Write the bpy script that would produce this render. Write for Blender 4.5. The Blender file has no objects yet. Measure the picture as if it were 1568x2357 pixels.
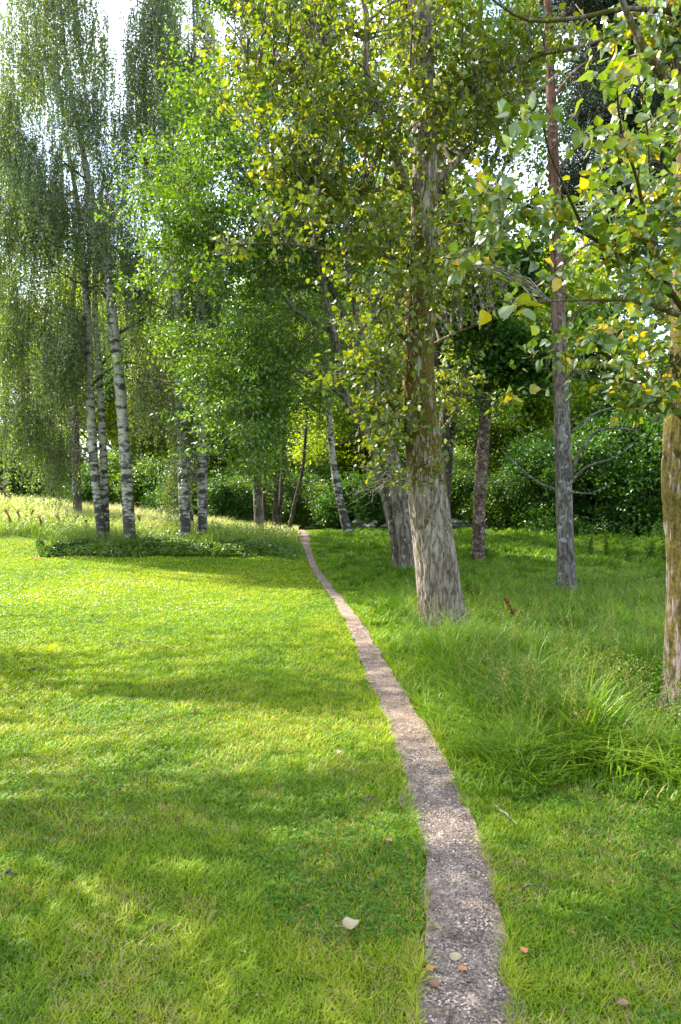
import bpy, math
import numpy as np
from mathutils import Vector

scene = bpy.context.scene
RNG = np.random.default_rng(7)

# ------------------------------------------------------------------ camera, sky, sun, exposure
cam_d = bpy.data.cameras.new("camera"); cam = bpy.data.objects.new("camera", cam_d)
scene.collection.objects.link(cam); scene.camera = cam
cam.location = (0, 0, 1.6); cam.rotation_euler = (math.radians(90), 0, 0)
cam_d.sensor_fit = 'HORIZONTAL'; cam_d.sensor_width = 24; cam_d.lens = 24
cam_d.clip_start = 0.05; cam_d.clip_end = 3000
cam_d.dof.use_dof = True; cam_d.dof.focus_distance = 9.0; cam_d.dof.aperture_fstop = 9

SUN_AZ = math.atan2(-0.87, 0.49); SUN_EL = math.radians(45)
SUN_DIR = Vector((math.sin(SUN_AZ) * math.cos(SUN_EL), math.cos(SUN_AZ) * math.cos(SUN_EL), math.sin(SUN_EL)))
world = bpy.data.worlds.new("World"); scene.world = world; world.use_nodes = True
wn = world.node_tree; wn.nodes.clear()
def N(nt, t, **kw):
    n = nt.nodes.new(t)
    for k, v in kw.items(): setattr(n, k, v)
    return n
sky = N(wn, 'ShaderNodeTexSky', sky_type='NISHITA', sun_disc=False, sun_elevation=SUN_EL, sun_rotation=SUN_AZ)
sky.air_density = 1.0; sky.dust_density = 1.5; sky.ozone_density = 1.0
tc = N(wn, 'ShaderNodeTexCoord')
mp = N(wn, 'ShaderNodeMapping'); mp.inputs['Scale'].default_value = (1.0, 1.0, 2.2)
cn = N(wn, 'ShaderNodeTexNoise'); cn.inputs['Scale'].default_value = 2.2; cn.inputs['Detail'].default_value = 7; cn.inputs['Roughness'].default_value = 0.6
cr = N(wn, 'ShaderNodeValToRGB'); cr.color_ramp.elements[0].position = 0.44; cr.color_ramp.elements[1].position = 0.66
mx = N(wn, 'ShaderNodeMix', data_type='RGBA')
mx.inputs['B'].default_value = (7.5, 8.2, 9.0, 1)
bg = N(wn, 'ShaderNodeBackground'); bg.inputs['Strength'].default_value = 0.15
wo = N(wn, 'ShaderNodeOutputWorld')
L = wn.links.new
L(tc.outputs['Generated'], mp.inputs['Vector']); L(mp.outputs[0], cn.inputs['Vector']); L(cn.outputs['Fac'], cr.inputs['Fac'])
L(cr.outputs['Color'], mx.inputs['Factor']); L(sky.outputs[0], mx.inputs['A']); L(mx.outputs['Result'], bg.inputs['Color']); L(bg.outputs[0], wo.inputs['Surface'])

sun_d = bpy.data.lights.new("sun", 'SUN'); sun = bpy.data.objects.new("sun", sun_d); scene.collection.objects.link(sun)
sun_d.energy = 5.0; sun_d.angle = math.radians(0.53); sun_d.color = (1.0, 0.93, 0.82)
sun.rotation_euler = SUN_DIR.to_track_quat('Z', 'Y').to_euler(); sun.location = (-20, 10, 30)

scene.cycles.diffuse_bounces = 8
scene.view_settings.view_transform = 'Standard'; scene.view_settings.look = 'None'
scene.view_settings.exposure = 2.02; scene.view_settings.gamma = 1.0

# ------------------------------------------------------------------ maths helpers
F = 1568.0
def norm(v): return v / np.maximum(np.linalg.norm(v, axis=-1, keepdims=True), 1e-9)
def sstep(a, b, x):
    t = np.clip((x - a) / (b - a), 0, 1); return t * t * (3 - 2 * t)
def vnoise(p, seed=0):
    p = np.asarray(p, float); i = np.floor(p).astype(np.int64); f = p - i; f = f * f * (3 - 2 * f)
    def h(a, b, c):
        n = (a * 374761393 + b * 668265263 + c * 2147483647 + seed * 974634777) & 0xffffffff
        n = ((n ^ (n >> 13)) * 1274126177) & 0xffffffff
        n = n ^ (n >> 16)
        return (n & 0xffff) / 65535.0
    r = 0
    for dx in (0, 1):
        for dy in (0, 1):
            for dz in (0, 1):
                w = (f[..., 0] if dx else 1 - f[..., 0]) * (f[..., 1] if dy else 1 - f[..., 1]) * (f[..., 2] if dz else 1 - f[..., 2])
                r = r + w * h(i[..., 0] + dx, i[..., 1] + dy, i[..., 2] + dz)
    return r
def fbm(p, o=3, seed=0):
    r = 0; a = 0.5; t = 0
    for k in range(o):
        r = r + a * vnoise(p * (2 ** k), seed + k); t += a; a *= 0.5
    return r / t
_ty = np.linspace(0, 80, 801)
_tz = np.interp(_ty, [0, 12, 15, 17, 18.5, 20.5, 22.5, 30, 60, 80], [0, 0, .05, .13, .24, .52, .72, .82, 1.0, 1.0])
_k = np.hanning(17); _k /= _k.sum(); _tz = np.convolve(np.pad(_tz, 8, mode='edge'), _k, 'valid')
def ground_z(x, y):
    x = np.asarray(x, float); y = np.asarray(y, float)
    z = np.interp(y, _ty, _tz)
    z = z + 0.09 * np.log1p(np.exp(np.clip((-x - 4) * 1.5, -30, 30))) / 1.5 * sstep(18.5, 30, y) * (1 - 0.6 * sstep(60, 120, y))
    z = z - 3.4 * sstep(30, 46, y) * sstep(-2, 5, x)
    z = z + 0.02 * (vnoise(np.stack([x * .5, y * .5, x * 0], -1)) - .5) * sstep(2, 8, y)
    return z
# foot path: distance -> centre x, half width
PY = [-3, 2.13, 2.45, 2.8, 3.25, 4.03, 5.2, 6.76, 8.1, 9.7, 12.3, 15.5, 18, 19.6, 20.6, 21.6, 23, 26, 30, 40]
PX = [.30, .387, .448, .50, .53, .535, .495, .375, .30, .20, -.03, -.42, -.74, -.90, -1.02, -1.13, -1.2, -1.35, -1.75, -2.6]
PW = [.12, .132, .148, .138, .13, .147, .14, .138, .14, .13, .125, .12, .12, .13, .13, .18, .22, .17, .14, .12]
def path_c(y): return np.interp(y, PY, PX)
def path_w(y): return np.interp(y, PY, PW)
def W(px, py, Y):
    return np.array([(px - 784) / F * Y, Y, 1.6 - (py - 1178) / F * Y])

# ------------------------------------------------------------------ mesh buffer
class Buf:
    def __init__(s): s.v = []; s.f = []; s.r = []; s.m = []; s.s = []; s.n = 0
    def add(s, v, f, r, m=0, smooth=False):
        v = np.asarray(v, np.float32).reshape(-1, 3); f = np.asarray(f, np.int64).reshape(-1, 4)
        s.v.append(v); s.f.append(f + s.n); s.n += len(v)
        s.r.append(np.broadcast_to(np.asarray(r, np.float32), (len(f),)).copy())
        s.m.append(np.full(len(f), m, np.int32)); s.s.append(np.full(len(f), smooth))
    def mesh(s, name, mats, origin=(0, 0, 0)):
        v = np.concatenate(s.v) - np.asarray(origin, np.float32); f = np.concatenate(s.f); r = np.concatenate(s.r); m = np.concatenate(s.m); sm = np.concatenate(s.s)
        me = bpy.data.meshes.new(name)
        me.vertices.add(len(v)); me.vertices.foreach_set('co', v.astype(np.float32).ravel())
        me.loops.add(f.size); me.loops.foreach_set('vertex_index', f.astype(np.int32).ravel())
        me.polygons.add(len(f)); me.polygons.foreach_set('loop_start', np.arange(0, f.size, 4, dtype=np.int32))
        me.polygons.foreach_set('material_index', m); me.polygons.foreach_set('use_smooth', sm)
        a = me.attributes.new('rnd', 'FLOAT', 'FACE'); a.data.foreach_set('value', r.astype(np.float32))
        for mt in mats: me.materials.append(mt)
        me.update(calc_edges=True)
        return me
    def obj(s, name, mats, parent=None, origin=None):
        o0 = tuple(origin) if origin is not None else (tuple(parent.location) if parent else (0, 0, 0))
        o = bpy.data.objects.new(name, s.mesh(name, mats, o0)); scene.collection.objects.link(o)
        if parent: o.parent = parent
        else: o.location = o0
        return o
def tag(o, label=None, cat=None, group=None, kind=None):
    if label: o['label'] = label
    if cat: o['category'] = cat
    if group: o['group'] = group
    if kind: o['kind'] = kind
    return o
def empty(name, loc, label, cat, group=None):
    o = bpy.data.objects.new(name, None); scene.collection.objects.link(o); o.location = tuple(float(c) for c in loc); o.empty_display_size = .2
    return tag(o, label, cat, group)

def leaves(buf, P, D, Nn, Ln, Wd, rnd, shape='quad', m=0):
    n = len(P)
    if n == 0: return
    D = norm(D); S = norm(np.cross(D, Nn)); N2 = np.cross(S, D)
    Ln = np.broadcast_to(np.asarray(Ln, float), (n,))[:, None]; Wd = np.broadcast_to(np.asarray(Wd, float), (n,))[:, None]
    if shape == 'quad':
        fold = .12 * Wd
        v = np.stack([P, P + D * Ln * .45 + S * Wd * .5 + N2 * fold, P + D * Ln, P + D * Ln * .45 - S * Wd * .5 + N2 * fold], 1)
        f = np.arange(n * 4).reshape(n, 4); buf.add(v, f, rnd, m)
    elif shape == 'heart':   # rounded poplar leaf with a drawn-out tip
        def at(u, s_, lift): return P + D * Ln * u + S * Wd * s_ + N2 * Wd * lift
        curl = RNG.uniform(-.12, .22, (n, 1)); tw = RNG.uniform(-.08, .08, (n, 1))
        v = np.stack([P, at(.36, 0, -.03), at(1.0, 0, -curl * 1.2), at(.06, .34, .05), at(.34, .50, .12 + tw), at(.70, .27, .02 - curl * .5), at(.06, -.34, .05), at(.34, -.50, .12 - tw), at(.70, -.27, .02 - curl * .5)], 1)
        b = (np.arange(n) * 9)[:, None, None]; f = (b + np.array([[[0, 3, 4, 1], [1, 4, 5, 2], [0, 1, 7, 6], [1, 2, 8, 7]]])).reshape(-1, 4)
        buf.add(v, f, np.repeat(rnd, 4), m)
    else:
        h, hw, h2, hw2 = dict(heart=(.22, .5, .60, .40), oval=(.3, .42, .68, .36), blob=(.2, .45, .8, .42))[shape]
        c = .10; bend = -.10
        v = np.stack([P, P + D * Ln * h + S * Wd * hw + N2 * c * Wd * 1.6, P + D * Ln * h2 + S * Wd * hw2 + N2 * (c * Wd * 1.4 + bend * Ln * .3), P + D * Ln + N2 * bend * Ln * 1.5,
                      P + D * Ln * h2 - S * Wd * hw2 + N2 * (c * Wd * 1.4 + bend * Ln * .3), P + D * Ln * h - S * Wd * hw + N2 * c * Wd * 1.6], 1)
        b = (np.arange(n) * 6)[:, None]
        f = np.stack([b + np.array([[0, 1, 2, 3]]), b + np.array([[0, 3, 4, 5]])], 1).reshape(-1, 4)
        buf.add(v, f, np.repeat(rnd, 2), m)
def twigs(buf, pts, rad, m=1, sides=3, rnd=.5):
    pts = np.asarray(pts, float); n, k, _ = pts.shape
    if n == 0: return
    T = np.gradient(pts, axis=1); T = norm(T)
    ref = np.where(np.abs(T[..., 2:3]) > .9, np.array([1., 0, 0]), np.array([0, 0, 1.]))
    A = norm(np.cross(T, ref)); B = np.cross(T, A)
    an = np.arange(sides) / sides * 2 * np.pi
    rad = np.broadcast_to(rad, (n, k))
    v = pts[:, :, None, :] + rad[..., None, None] * (A[:, :, None, :] * np.cos(an)[None, None, :, None] + B[:, :, None, :] * np.sin(an)[None, None, :, None])
    idx = np.arange(n * k * sides).reshape(n, k, sides)
    a = idx[:, :-1]; b = idx[:, 1:]
    f = np.stack([a, np.roll(a, -1, 2), np.roll(b, -1, 2), b], -1).reshape(-1, 4)
    buf.add(v, f, rnd, m, True)
def catmull(p, step):
    p = np.asarray(p, float); q = np.vstack([2 * p[0] - p[1], p, 2 * p[-1] - p[-2]]); out = []
    for i in range(1, len(q) - 2):
        seg = np.linalg.norm((q[i + 1] - q[i])[:3]); n = max(2, int(seg / step)); t = np.linspace(0, 1, n, endpoint=False)[:, None]
        out.append(.5 * ((2 * q[i]) + (-q[i - 1] + q[i + 1]) * t + (2 * q[i - 1] - 5 * q[i] + 4 * q[i + 1] - q[i + 2]) * t ** 2 + (-q[i - 1] + 3 * q[i] - 3 * q[i + 1] + q[i + 2]) * t ** 3))
    out.append(p[-1:]); return np.vstack(out)
def stem_tube(buf, pr, step=.1, sides=14, amp=.0, flare=0., m=0, seed=1, fine=0.):
    """pr: (n,4) points + radius.  Ridged, flared round stem."""
    c = catmull(pr, step); P = c[:, :3]; R = np.maximum(c[:, 3], .002)
    T = norm(np.gradient(P, axis=0)); A = np.zeros_like(T); a = np.cross(T[0], [0.3, 1, 0]); 
    for i in range(len(T)):
        a = a - T[i] * a.dot(T[i]); a = a / np.linalg.norm(a); A[i] = a
    B = np.cross(T, A); an = np.arange(sides) / sides * 2 * np.pi
    s = np.concatenate([[0], np.cumsum(np.linalg.norm(np.diff(P, axis=0), axis=1))])
    ca, sa = np.cos(an)[None, :], np.sin(an)[None, :]; r = R[:, None] * np.ones((1, sides)); zz = s[:, None] + 0 * ca
    if flare:
        lob = .6 + .8 * vnoise(np.stack([ca * 1.6 + 5 + 0 * zz, sa * 1.6 + 0 * zz, zz * .2], -1), seed)
        r = r * (1 + flare * np.exp(-zz / .22) * lob)
    if amp:
        q = np.stack([ca * 1.3 + 0 * zz, sa * 1.3 + 0 * zz, zz * .9], -1)
        r = r * (1 + .22 * (fbm(q, 2, seed) - .5))
        k = R[:, None] * 36
        q = np.stack([ca * k + 0 * zz, sa * k + 0 * zz, zz * 4.5], -1); rid = np.minimum(np.abs(2 * fbm(q, 2, seed + 9) - 1) * 4.5, 1)
        r = r + amp * (rid - .7)
        if fine:
            q = np.stack([ca * k * 3, sa * k * 2.5, zz * 14.0], -1); r = r + fine * (vnoise(q, seed + 5) - .5)
    v = P[:, None, :] + r[..., None] * (A[:, None, :] * ca[..., None] + B[:, None, :] * sa[..., None])
    n = len(P); idx = np.arange(n * sides).reshape(n, sides); a_ = idx[:-1]; b_ = idx[1:]
    f = np.stack([a_, np.roll(a_, -1, 1), np.roll(b_, -1, 1), b_], -1).reshape(-1, 4)
    buf.add(v, f, .5, m, True)

# ------------------------------------------------------------------ materials
def mat(name):
    m = bpy.data.materials.new(name); m.use_nodes = True; nt = m.node_tree; nt.nodes.clear()
    return m, nt, N(nt, 'ShaderNodeOutputMaterial')
def ramp(nt, stops, interp='LINEAR'):
    n = N(nt, 'ShaderNodeValToRGB'); e = n.color_ramp.elements; n.color_ramp.interpolation = interp
    while len(e) < len(stops): e.new(.5)
    for i, (p, c) in enumerate(stops): e[i].position = p; e[i].color = (*c, 1)
    return n
def leaf_mat(name, stops, trans=.45, tcol=(1.5, 1.35, .5), gloss=.10, rough=.42):
    m, nt, out = mat(name); l = nt.links.new
    at = N(nt, 'ShaderNodeAttribute', attribute_name='rnd'); cr = ramp(nt, stops); l(at.outputs['Fac'], cr.inputs['Fac'])
    df = N(nt, 'ShaderNodeBsdfDiffuse'); l(cr.outputs[0], df.inputs[0])
    mu = N(nt, 'ShaderNodeMix', data_type='RGBA', blend_type='MULTIPLY'); mu.inputs['Factor'].default_value = 1; mu.clamp_result = False
    l(cr.outputs[0], mu.inputs['A']); mu.inputs['B'].default_value = (*tcol, 1)
    tr = N(nt, 'ShaderNodeBsdfTranslucent'); l(mu.outputs['Result'], tr.inputs[0])
    m1 = N(nt, 'ShaderNodeMixShader'); m1.inputs[0].default_value = trans; l(df.outputs[0], m1.inputs[1]); l(tr.outputs[0], m1.inputs[2])
    gl = N(nt, 'ShaderNodeBsdfGlossy'); gl.inputs['Roughness'].default_value = rough; gl.inputs['Color'].default_value = (1, 1, 1, 1)
    lw = N(nt, 'ShaderNodeLayerWeight'); lw.inputs['Blend'].default_value = .25
    mm = N(nt, 'ShaderNodeMath', operation='MULTIPLY_ADD'); l(lw.outputs['Facing'], mm.inputs[0]); mm.inputs[1].default_value = gloss * 1.5; mm.inputs[2].default_value = gloss * .35
    m2 = N(nt, 'ShaderNodeMixShader'); l(mm.outputs[0], m2.inputs[0]); l(m1.outputs[0], m2.inputs[1]); l(gl.outputs[0], m2.inputs[2])
    l(m2.outputs[0], out.inputs[0]); return m
def bark_mat(name, deep, mid, light, scale=(14, 14, 2.2), moss=None, moss_amt=.5, bump=.6, patch=None, zcol=None, dist=.012):
    m, nt, out = mat(name); l = nt.links.new
    tc = N(nt, 'ShaderNodeTexCoord'); mp = N(nt, 'ShaderNodeMapping'); mp.inputs['Scale'].default_value = scale; l(tc.outputs['Object'], mp.inputs['Vector'])
    n0 = N(nt, 'ShaderNodeTexNoise'); n0.inputs['Scale'].default_value = 3; l(tc.outputs['Object'], n0.inputs['Vector'])
    ad = N(nt, 'ShaderNodeVectorMath', operation='MULTIPLY_ADD'); ad.inputs[1].default_value = (1.5, 1.5, 1.5); l(n0.outputs['Color'], ad.inputs[0]); l(mp.outputs[0], ad.inputs[2])
    nr = N(nt, 'ShaderNodeTexNoise'); nr.inputs['Scale'].default_value = .5; nr.inputs['Detail'].default_value = 2.5; l(ad.outputs[0], nr.inputs['Vector'])
    s1 = N(nt, 'ShaderNodeMath', operation='SUBTRACT'); l(nr.outputs['Fac'], s1.inputs[0]); s1.inputs[1].default_value = .5
    s2 = N(nt, 'ShaderNodeMath', operation='ABSOLUTE'); l(s1.outputs[0], s2.inputs[0])
    s3 = N(nt, 'ShaderNodeMath', operation='MULTIPLY'); l(s2.outputs[0], s3.inputs[0]); s3.inputs[1].default_value = 7; s3.use_clamp = True
    n1 = N(nt, 'ShaderNodeTexNoise'); n1.inputs['Scale'].default_value = 2.0; n1.inputs['Detail'].default_value = 6; n1.inputs['Roughness'].default_value = .7; l(mp.outputs[0], n1.inputs['Vector'])
    h = N(nt, 'ShaderNodeMath', operation='MULTIPLY_ADD'); l(s3.outputs[0], h.inputs[0]); h.inputs[1].default_value = .34; l(n1.outputs['Fac'], h.inputs[2])
    cr = ramp(nt, [(.50, deep), (.64, mid), (.94, light)]); l(h.outputs[0], cr.inputs['Fac'])
    col = cr.outputs[0]
    n2 = N(nt, 'ShaderNodeTexNoise'); n2.inputs['Scale'].default_value = 1.7; n2.inputs['Detail'].default_value = 4; l(tc.outputs['Object'], n2.inputs['Vector'])
    v = ramp(nt, [(.3, (.72, .68, .62)), (.7, (1.15, 1.15, 1.15))]); l(n2.outputs['Fac'], v.inputs['Fac'])
    mu = N(nt, 'ShaderNodeMix', data_type='RGBA', blend_type='MULTIPLY'); mu.inputs['Factor'].default_value = 1; l(col, mu.inputs['A']); l(v.outputs[0], mu.inputs['B']); col = mu.outputs['Result']
    sp = N(nt, 'ShaderNodeSeparateXYZ'); l(tc.outputs['Object'], sp.inputs[0])
    if zcol:   # (z0, z1, colour): bark turns this colour higher up the stem
        mr = N(nt, 'ShaderNodeMapRange'); mr.inputs['From Min'].default_value = zcol[0]; mr.inputs['From Max'].default_value = zcol[1]; l(sp.outputs['Z'], mr.inputs['Value'])
        m3 = N(nt, 'ShaderNodeMix', data_type='RGBA', blend_type='MULTIPLY'); l(mr.outputs[0], m3.inputs['Factor']); l(col, m3.inputs['A']); m3.inputs['B'].default_value = (*zcol[2], 1); col = m3.outputs['Result']
    if patch:  # lichen
        n4 = N(nt, 'ShaderNodeTexNoise'); n4.inputs['Scale'].default_value = 9; n4.inputs['Detail'].default_value = 5; l(tc.outputs['Object'], n4.inputs['Vector'])
        c4 = ramp(nt, [(.60, (0, 0, 0)), (.66, (1, 1, 1))]); l(n4.outputs['Fac'], c4.inputs['Fac'])
        m4 = N(nt, 'ShaderNodeMix', data_type='RGBA'); l(c4.outputs[0], m4.inputs['Factor']); l(col, m4.inputs['A']); m4.inputs['B'].default_value = (*patch, 1); col = m4.outputs['Result']
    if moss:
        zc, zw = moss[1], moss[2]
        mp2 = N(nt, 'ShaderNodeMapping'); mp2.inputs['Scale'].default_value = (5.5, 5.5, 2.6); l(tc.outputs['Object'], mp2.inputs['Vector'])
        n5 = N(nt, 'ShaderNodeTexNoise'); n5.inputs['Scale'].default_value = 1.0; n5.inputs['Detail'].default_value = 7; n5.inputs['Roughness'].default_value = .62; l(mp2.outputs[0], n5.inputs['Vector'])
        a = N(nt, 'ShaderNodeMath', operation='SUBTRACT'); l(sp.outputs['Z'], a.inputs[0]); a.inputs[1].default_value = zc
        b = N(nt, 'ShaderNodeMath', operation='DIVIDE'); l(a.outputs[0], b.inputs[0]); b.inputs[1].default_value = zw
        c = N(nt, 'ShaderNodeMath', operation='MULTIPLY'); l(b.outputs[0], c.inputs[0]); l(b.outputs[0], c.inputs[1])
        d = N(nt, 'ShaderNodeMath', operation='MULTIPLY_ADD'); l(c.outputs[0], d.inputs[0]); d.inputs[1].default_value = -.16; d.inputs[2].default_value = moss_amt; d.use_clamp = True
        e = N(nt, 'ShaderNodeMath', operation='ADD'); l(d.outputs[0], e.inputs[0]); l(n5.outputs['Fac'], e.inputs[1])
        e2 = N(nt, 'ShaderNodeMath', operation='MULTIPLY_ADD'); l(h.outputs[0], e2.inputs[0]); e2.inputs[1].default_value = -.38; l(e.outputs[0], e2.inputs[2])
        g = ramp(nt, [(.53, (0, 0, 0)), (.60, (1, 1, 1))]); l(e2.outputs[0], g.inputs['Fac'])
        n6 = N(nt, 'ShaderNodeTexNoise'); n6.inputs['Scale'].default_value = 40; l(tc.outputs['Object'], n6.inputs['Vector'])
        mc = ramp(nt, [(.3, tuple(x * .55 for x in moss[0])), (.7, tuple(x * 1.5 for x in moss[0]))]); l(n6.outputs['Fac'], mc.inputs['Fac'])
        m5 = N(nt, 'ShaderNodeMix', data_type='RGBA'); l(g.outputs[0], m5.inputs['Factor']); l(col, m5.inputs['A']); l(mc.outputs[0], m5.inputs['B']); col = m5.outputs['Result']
    bs = N(nt, 'ShaderNodeBsdfPrincipled'); bs.inputs['Roughness'].default_value = .9; bs.inputs['Specular IOR Level'].default_value = .2; l(col, bs.inputs['Base Color'])
    bp = N(nt, 'ShaderNodeBump'); bp.inputs['Strength'].default_value = bump; bp.inputs['Distance'].default_value = dist; l(h.outputs[0], bp.inputs['Height']); l(bp.outputs[0], bs.inputs['Normal'])
    l(bs.outputs[0], out.inputs[0]); return m
def birch_mat():
    m, nt, out = mat('birch_bark'); l = nt.links.new
    tc = N(nt, 'ShaderNodeTexCoord'); sp = N(nt, 'ShaderNodeSeparateXYZ'); l(tc.outputs['Object'], sp.inputs[0])
    mp = N(nt, 'ShaderNodeMapping'); mp.inputs['Scale'].default_value = (3.2, 3.2, 7.5); l(tc.outputs['Object'], mp.inputs['Vector'])
    n1 = N(nt, 'ShaderNodeTexNoise'); n1.inputs['Scale'].default_value = 1.0; n1.inputs['Detail'].default_value = 6; n1.inputs['Roughness'].default_value = .65; l(mp.outputs[0], n1.inputs['Vector'])
    # dark diamonds grow towards the base
    mr = N(nt, 'ShaderNodeMapRange'); mr.inputs['From Min'].default_value = 0; mr.inputs['From Max'].default_value = 3.2; mr.inputs['To Min'].default_value = .11; mr.inputs['To Max'].default_value = 0.0; l(sp.outputs['Z'], mr.inputs['Value'])
    ad = N(nt, 'ShaderNodeMath', operation='ADD'); l(n1.outputs['Fac'], ad.inputs[0]); l(mr.outputs[0], ad.inputs[1])
    c1 = ramp(nt, [(.475, (.40, .385, .35)), (.53, (.22, .205, .18)), (.585, (.04, .034, .028))]); l(ad.outputs[0], c1.inputs['Fac'])
    mp2 = N(nt, 'ShaderNodeMapping'); mp2.inputs['Scale'].default_value = (5, 5, 60); l(tc.outputs['Object'], mp2.inputs['Vector'])
    n2 = N(nt, 'ShaderNodeTexNoise'); n2.inputs['Scale'].default_value = 1.0; n2.inputs['Detail'].default_value = 3; l(mp2.outputs[0], n2.inputs['Vector'])
    c2 = ramp(nt, [(.35, (.6, .55, .5)), (.6, (1, 1, 1))]); l(n2.outputs['Fac'], c2.inputs['Fac'])
    mu = N(nt, 'ShaderNodeMix', data_type='RGBA', blend_type='MULTIPLY'); mu.inputs['Factor'].default_value = 1; l(c1.outputs[0], mu.inputs['A']); l(c2.outputs[0], mu.inputs['B'])
    bs = N(nt, 'ShaderNodeBsdfPrincipled'); bs.inputs['Roughness'].default_value = .8; l(mu.outputs['Result'], bs.inputs['Base Color'])
    bp = N(nt, 'ShaderNodeBump'); bp.inputs['Strength'].default_value = .5; bp.inputs['Distance'].default_value = .01; bp.invert = True; l(ad.outputs[0], bp.inputs['Height']); l(bp.outputs[0], bs.inputs['Normal'])
    l(bs.outputs[0], out.inputs[0]); return m

M = {}
M['poplar_bark'] = bark_mat('poplar_bark', (.085, .064, .048), (.20, .163, .13), (.34, .295, .245), scale=(36, 36, 7), moss=((.085, .063, .008), 3.9, 2.2), moss_amt=.42, bump=.9, dist=.015)  # real moss, its band raised to also paint crown shade onto the upper trunk
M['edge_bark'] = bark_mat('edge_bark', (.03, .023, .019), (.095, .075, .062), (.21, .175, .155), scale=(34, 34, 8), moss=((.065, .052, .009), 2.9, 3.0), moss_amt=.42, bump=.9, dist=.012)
M['pine_bark'] = bark_mat('pine_bark', (.05, .044, .038), (.11, .10, .088), (.19, .18, .165), scale=(20, 20, 6), patch=(.20, .22, .20), zcol=(2.5, 7, (.95, .50, .36)), bump=.9, dist=.01)
M['grey_bark'] = bark_mat('grey_bark', (.05, .040, .030), (.12, .10, .078), (.21, .185, .15), scale=(15, 15, 3.5), patch=(.25, .28, .25), moss=((.05, .045, .012), .3, .8), moss_amt=.2)
M['dark_bark'] = bark_mat('dark_bark', (.025, .019, .014), (.055, .044, .032), (.10, .082, .062), scale=(14, 14, 4), patch=(.14, .15, .13))
M['brown_bark'] = bark_mat('brown_bark', (.03, .02, .014), (.095, .065, .045), (.17, .13, .10), scale=(8, 8, 12), patch=(.22, .21, .19))
M['birch_bark'] = birch_mat()
M['twig'] = bark_mat('twig_bark', (.05, .04, .03), (.13, .11, .085), (.24, .21, .17), scale=(30, 30, 30), bump=.2)
M['poplar_leaf'] = leaf_mat('poplar_leaf', [(0, (.035, .065, .014)), (.35, (.080, .125, .013)), (.68, (.15, .175, .012)), (.88, (.30, .24, .012)), (1, (.40, .21, .012))], trans=.50, tcol=(2.0, 1.8, .4), gloss=.07)
M['edge_leaf'] = leaf_mat('edge_poplar_leaf', [(0, (.035, .085, .022)), (.40, (.075, .135, .018)), (.68, (.13, .18, .014)), (.82, (.34, .28, .012)), (1, (.46, .24, .012))], trans=.46, tcol=(1.8, 1.6, .4), gloss=.12, rough=.35)
M['birch_leaf'] = leaf_mat('birch_leaf', [(0, (.055, .10, .034)), (.7, (.105, .17, .04)), (1, (.24, .28, .03))], trans=.45, tcol=(2.1, 2.0, .4), gloss=.10, rough=.45)
M['bright_leaf'] = leaf_mat('bright_green_leaf', [(0, (.03, .075, .010)), (.6, (.08, .165, .014)), (1, (.20, .28, .018))], trans=.45, tcol=(1.9, 1.7, .3), gloss=.08)
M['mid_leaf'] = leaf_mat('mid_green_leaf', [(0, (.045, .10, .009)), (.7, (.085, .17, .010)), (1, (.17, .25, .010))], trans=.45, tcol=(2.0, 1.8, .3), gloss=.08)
M['dark_leaf'] = leaf_mat('dark_green_leaf', [(0, (.022, .062, .008)), (.8, (.05, .13, .010)), (1, (.10, .19, .012))], trans=.4, tcol=(1.7, 1.6, .4), gloss=.045)
M['back_leaf'] = leaf_mat('sunlit_back_leaf', [(0, (.085, .15, .010)), (.7, (.18, .27, .012)), (1, (.30, .36, .012))], trans=.55, tcol=(2.3, 2.0, .3), gloss=.06)  # leaf colours lightened to carry the glow of backlight
M['needle'] = leaf_mat('pine_needle', [(0, (.012, .026, .012)), (1, (.028, .048, .022))], trans=.1, gloss=.03)
M['lawn'] = leaf_mat('lawn_blade', [(0, (.06, .145, .003)), (.35, (.14, .255, .003)), (.75, (.25, .345, .004)), (.92, (.34, .39, .008)), (.96, (.30, .26, .08)), (1, (.36, .30, .14))], trans=.42, tcol=(1.5, 1.35, .3), gloss=.035, rough=.55)
M['tall'] = leaf_mat('tall_grass_blade', [(0, (.045, .12, .009)), (.5, (.11, .22, .008)), (.88, (.21, .31, .008)), (.95, (.24, .24, .07)), (1, (.32, .26, .12))], trans=.42, tcol=(1.5, 1.45, .35), gloss=.035, rough=.45)
M['meadow'] = leaf_mat('meadow_straw', [(0, (.07, .16, .012)), (.45, (.18, .27, .025)), (.75, (.40, .42, .14)), (1, (.62, .55, .32))], trans=.4, tcol=(1.2, 1.15, .6), gloss=.06)
M['clover'] = leaf_mat('clover_leaf', [(0, (.035, .11, .006)), (.8, (.07, .18, .010)), (1, (.12, .23, .04))], trans=.35, tcol=(1.4, 1.3, .4), gloss=.03)
M['dock'] = leaf_mat('dock_seed', [(0, (.09, .022, .012)), (1, (.24, .07, .03))], trans=.15, tcol=(1.2, 1, .8), gloss=.03)
M['daisy'] = leaf_mat('daisy_petal', [(0, (.7, .7, .68)), (1, (.85, .85, .83))], trans=.2, tcol=(1, 1, 1), gloss=.02)
M['pale_dead'] = leaf_mat('pale_fallen_leaf', [(0, (.34, .26, .14)), (1, (.46, .37, .22))], trans=.15, tcol=(1, .9, .7), gloss=.05)
M['orange_dead'] = leaf_mat('orange_fallen_leaf', [(0, (.42, .16, .07)), (1, (.55, .26, .12))], trans=.15, tcol=(1, .9, .7), gloss=.05)
M['brown_dead'] = leaf_mat('brown_fallen_leaf', [(0, (.20, .10, .06)), (1, (.30, .17, .10))], trans=.1, tcol=(1, .9, .7), gloss=.05)

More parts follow.
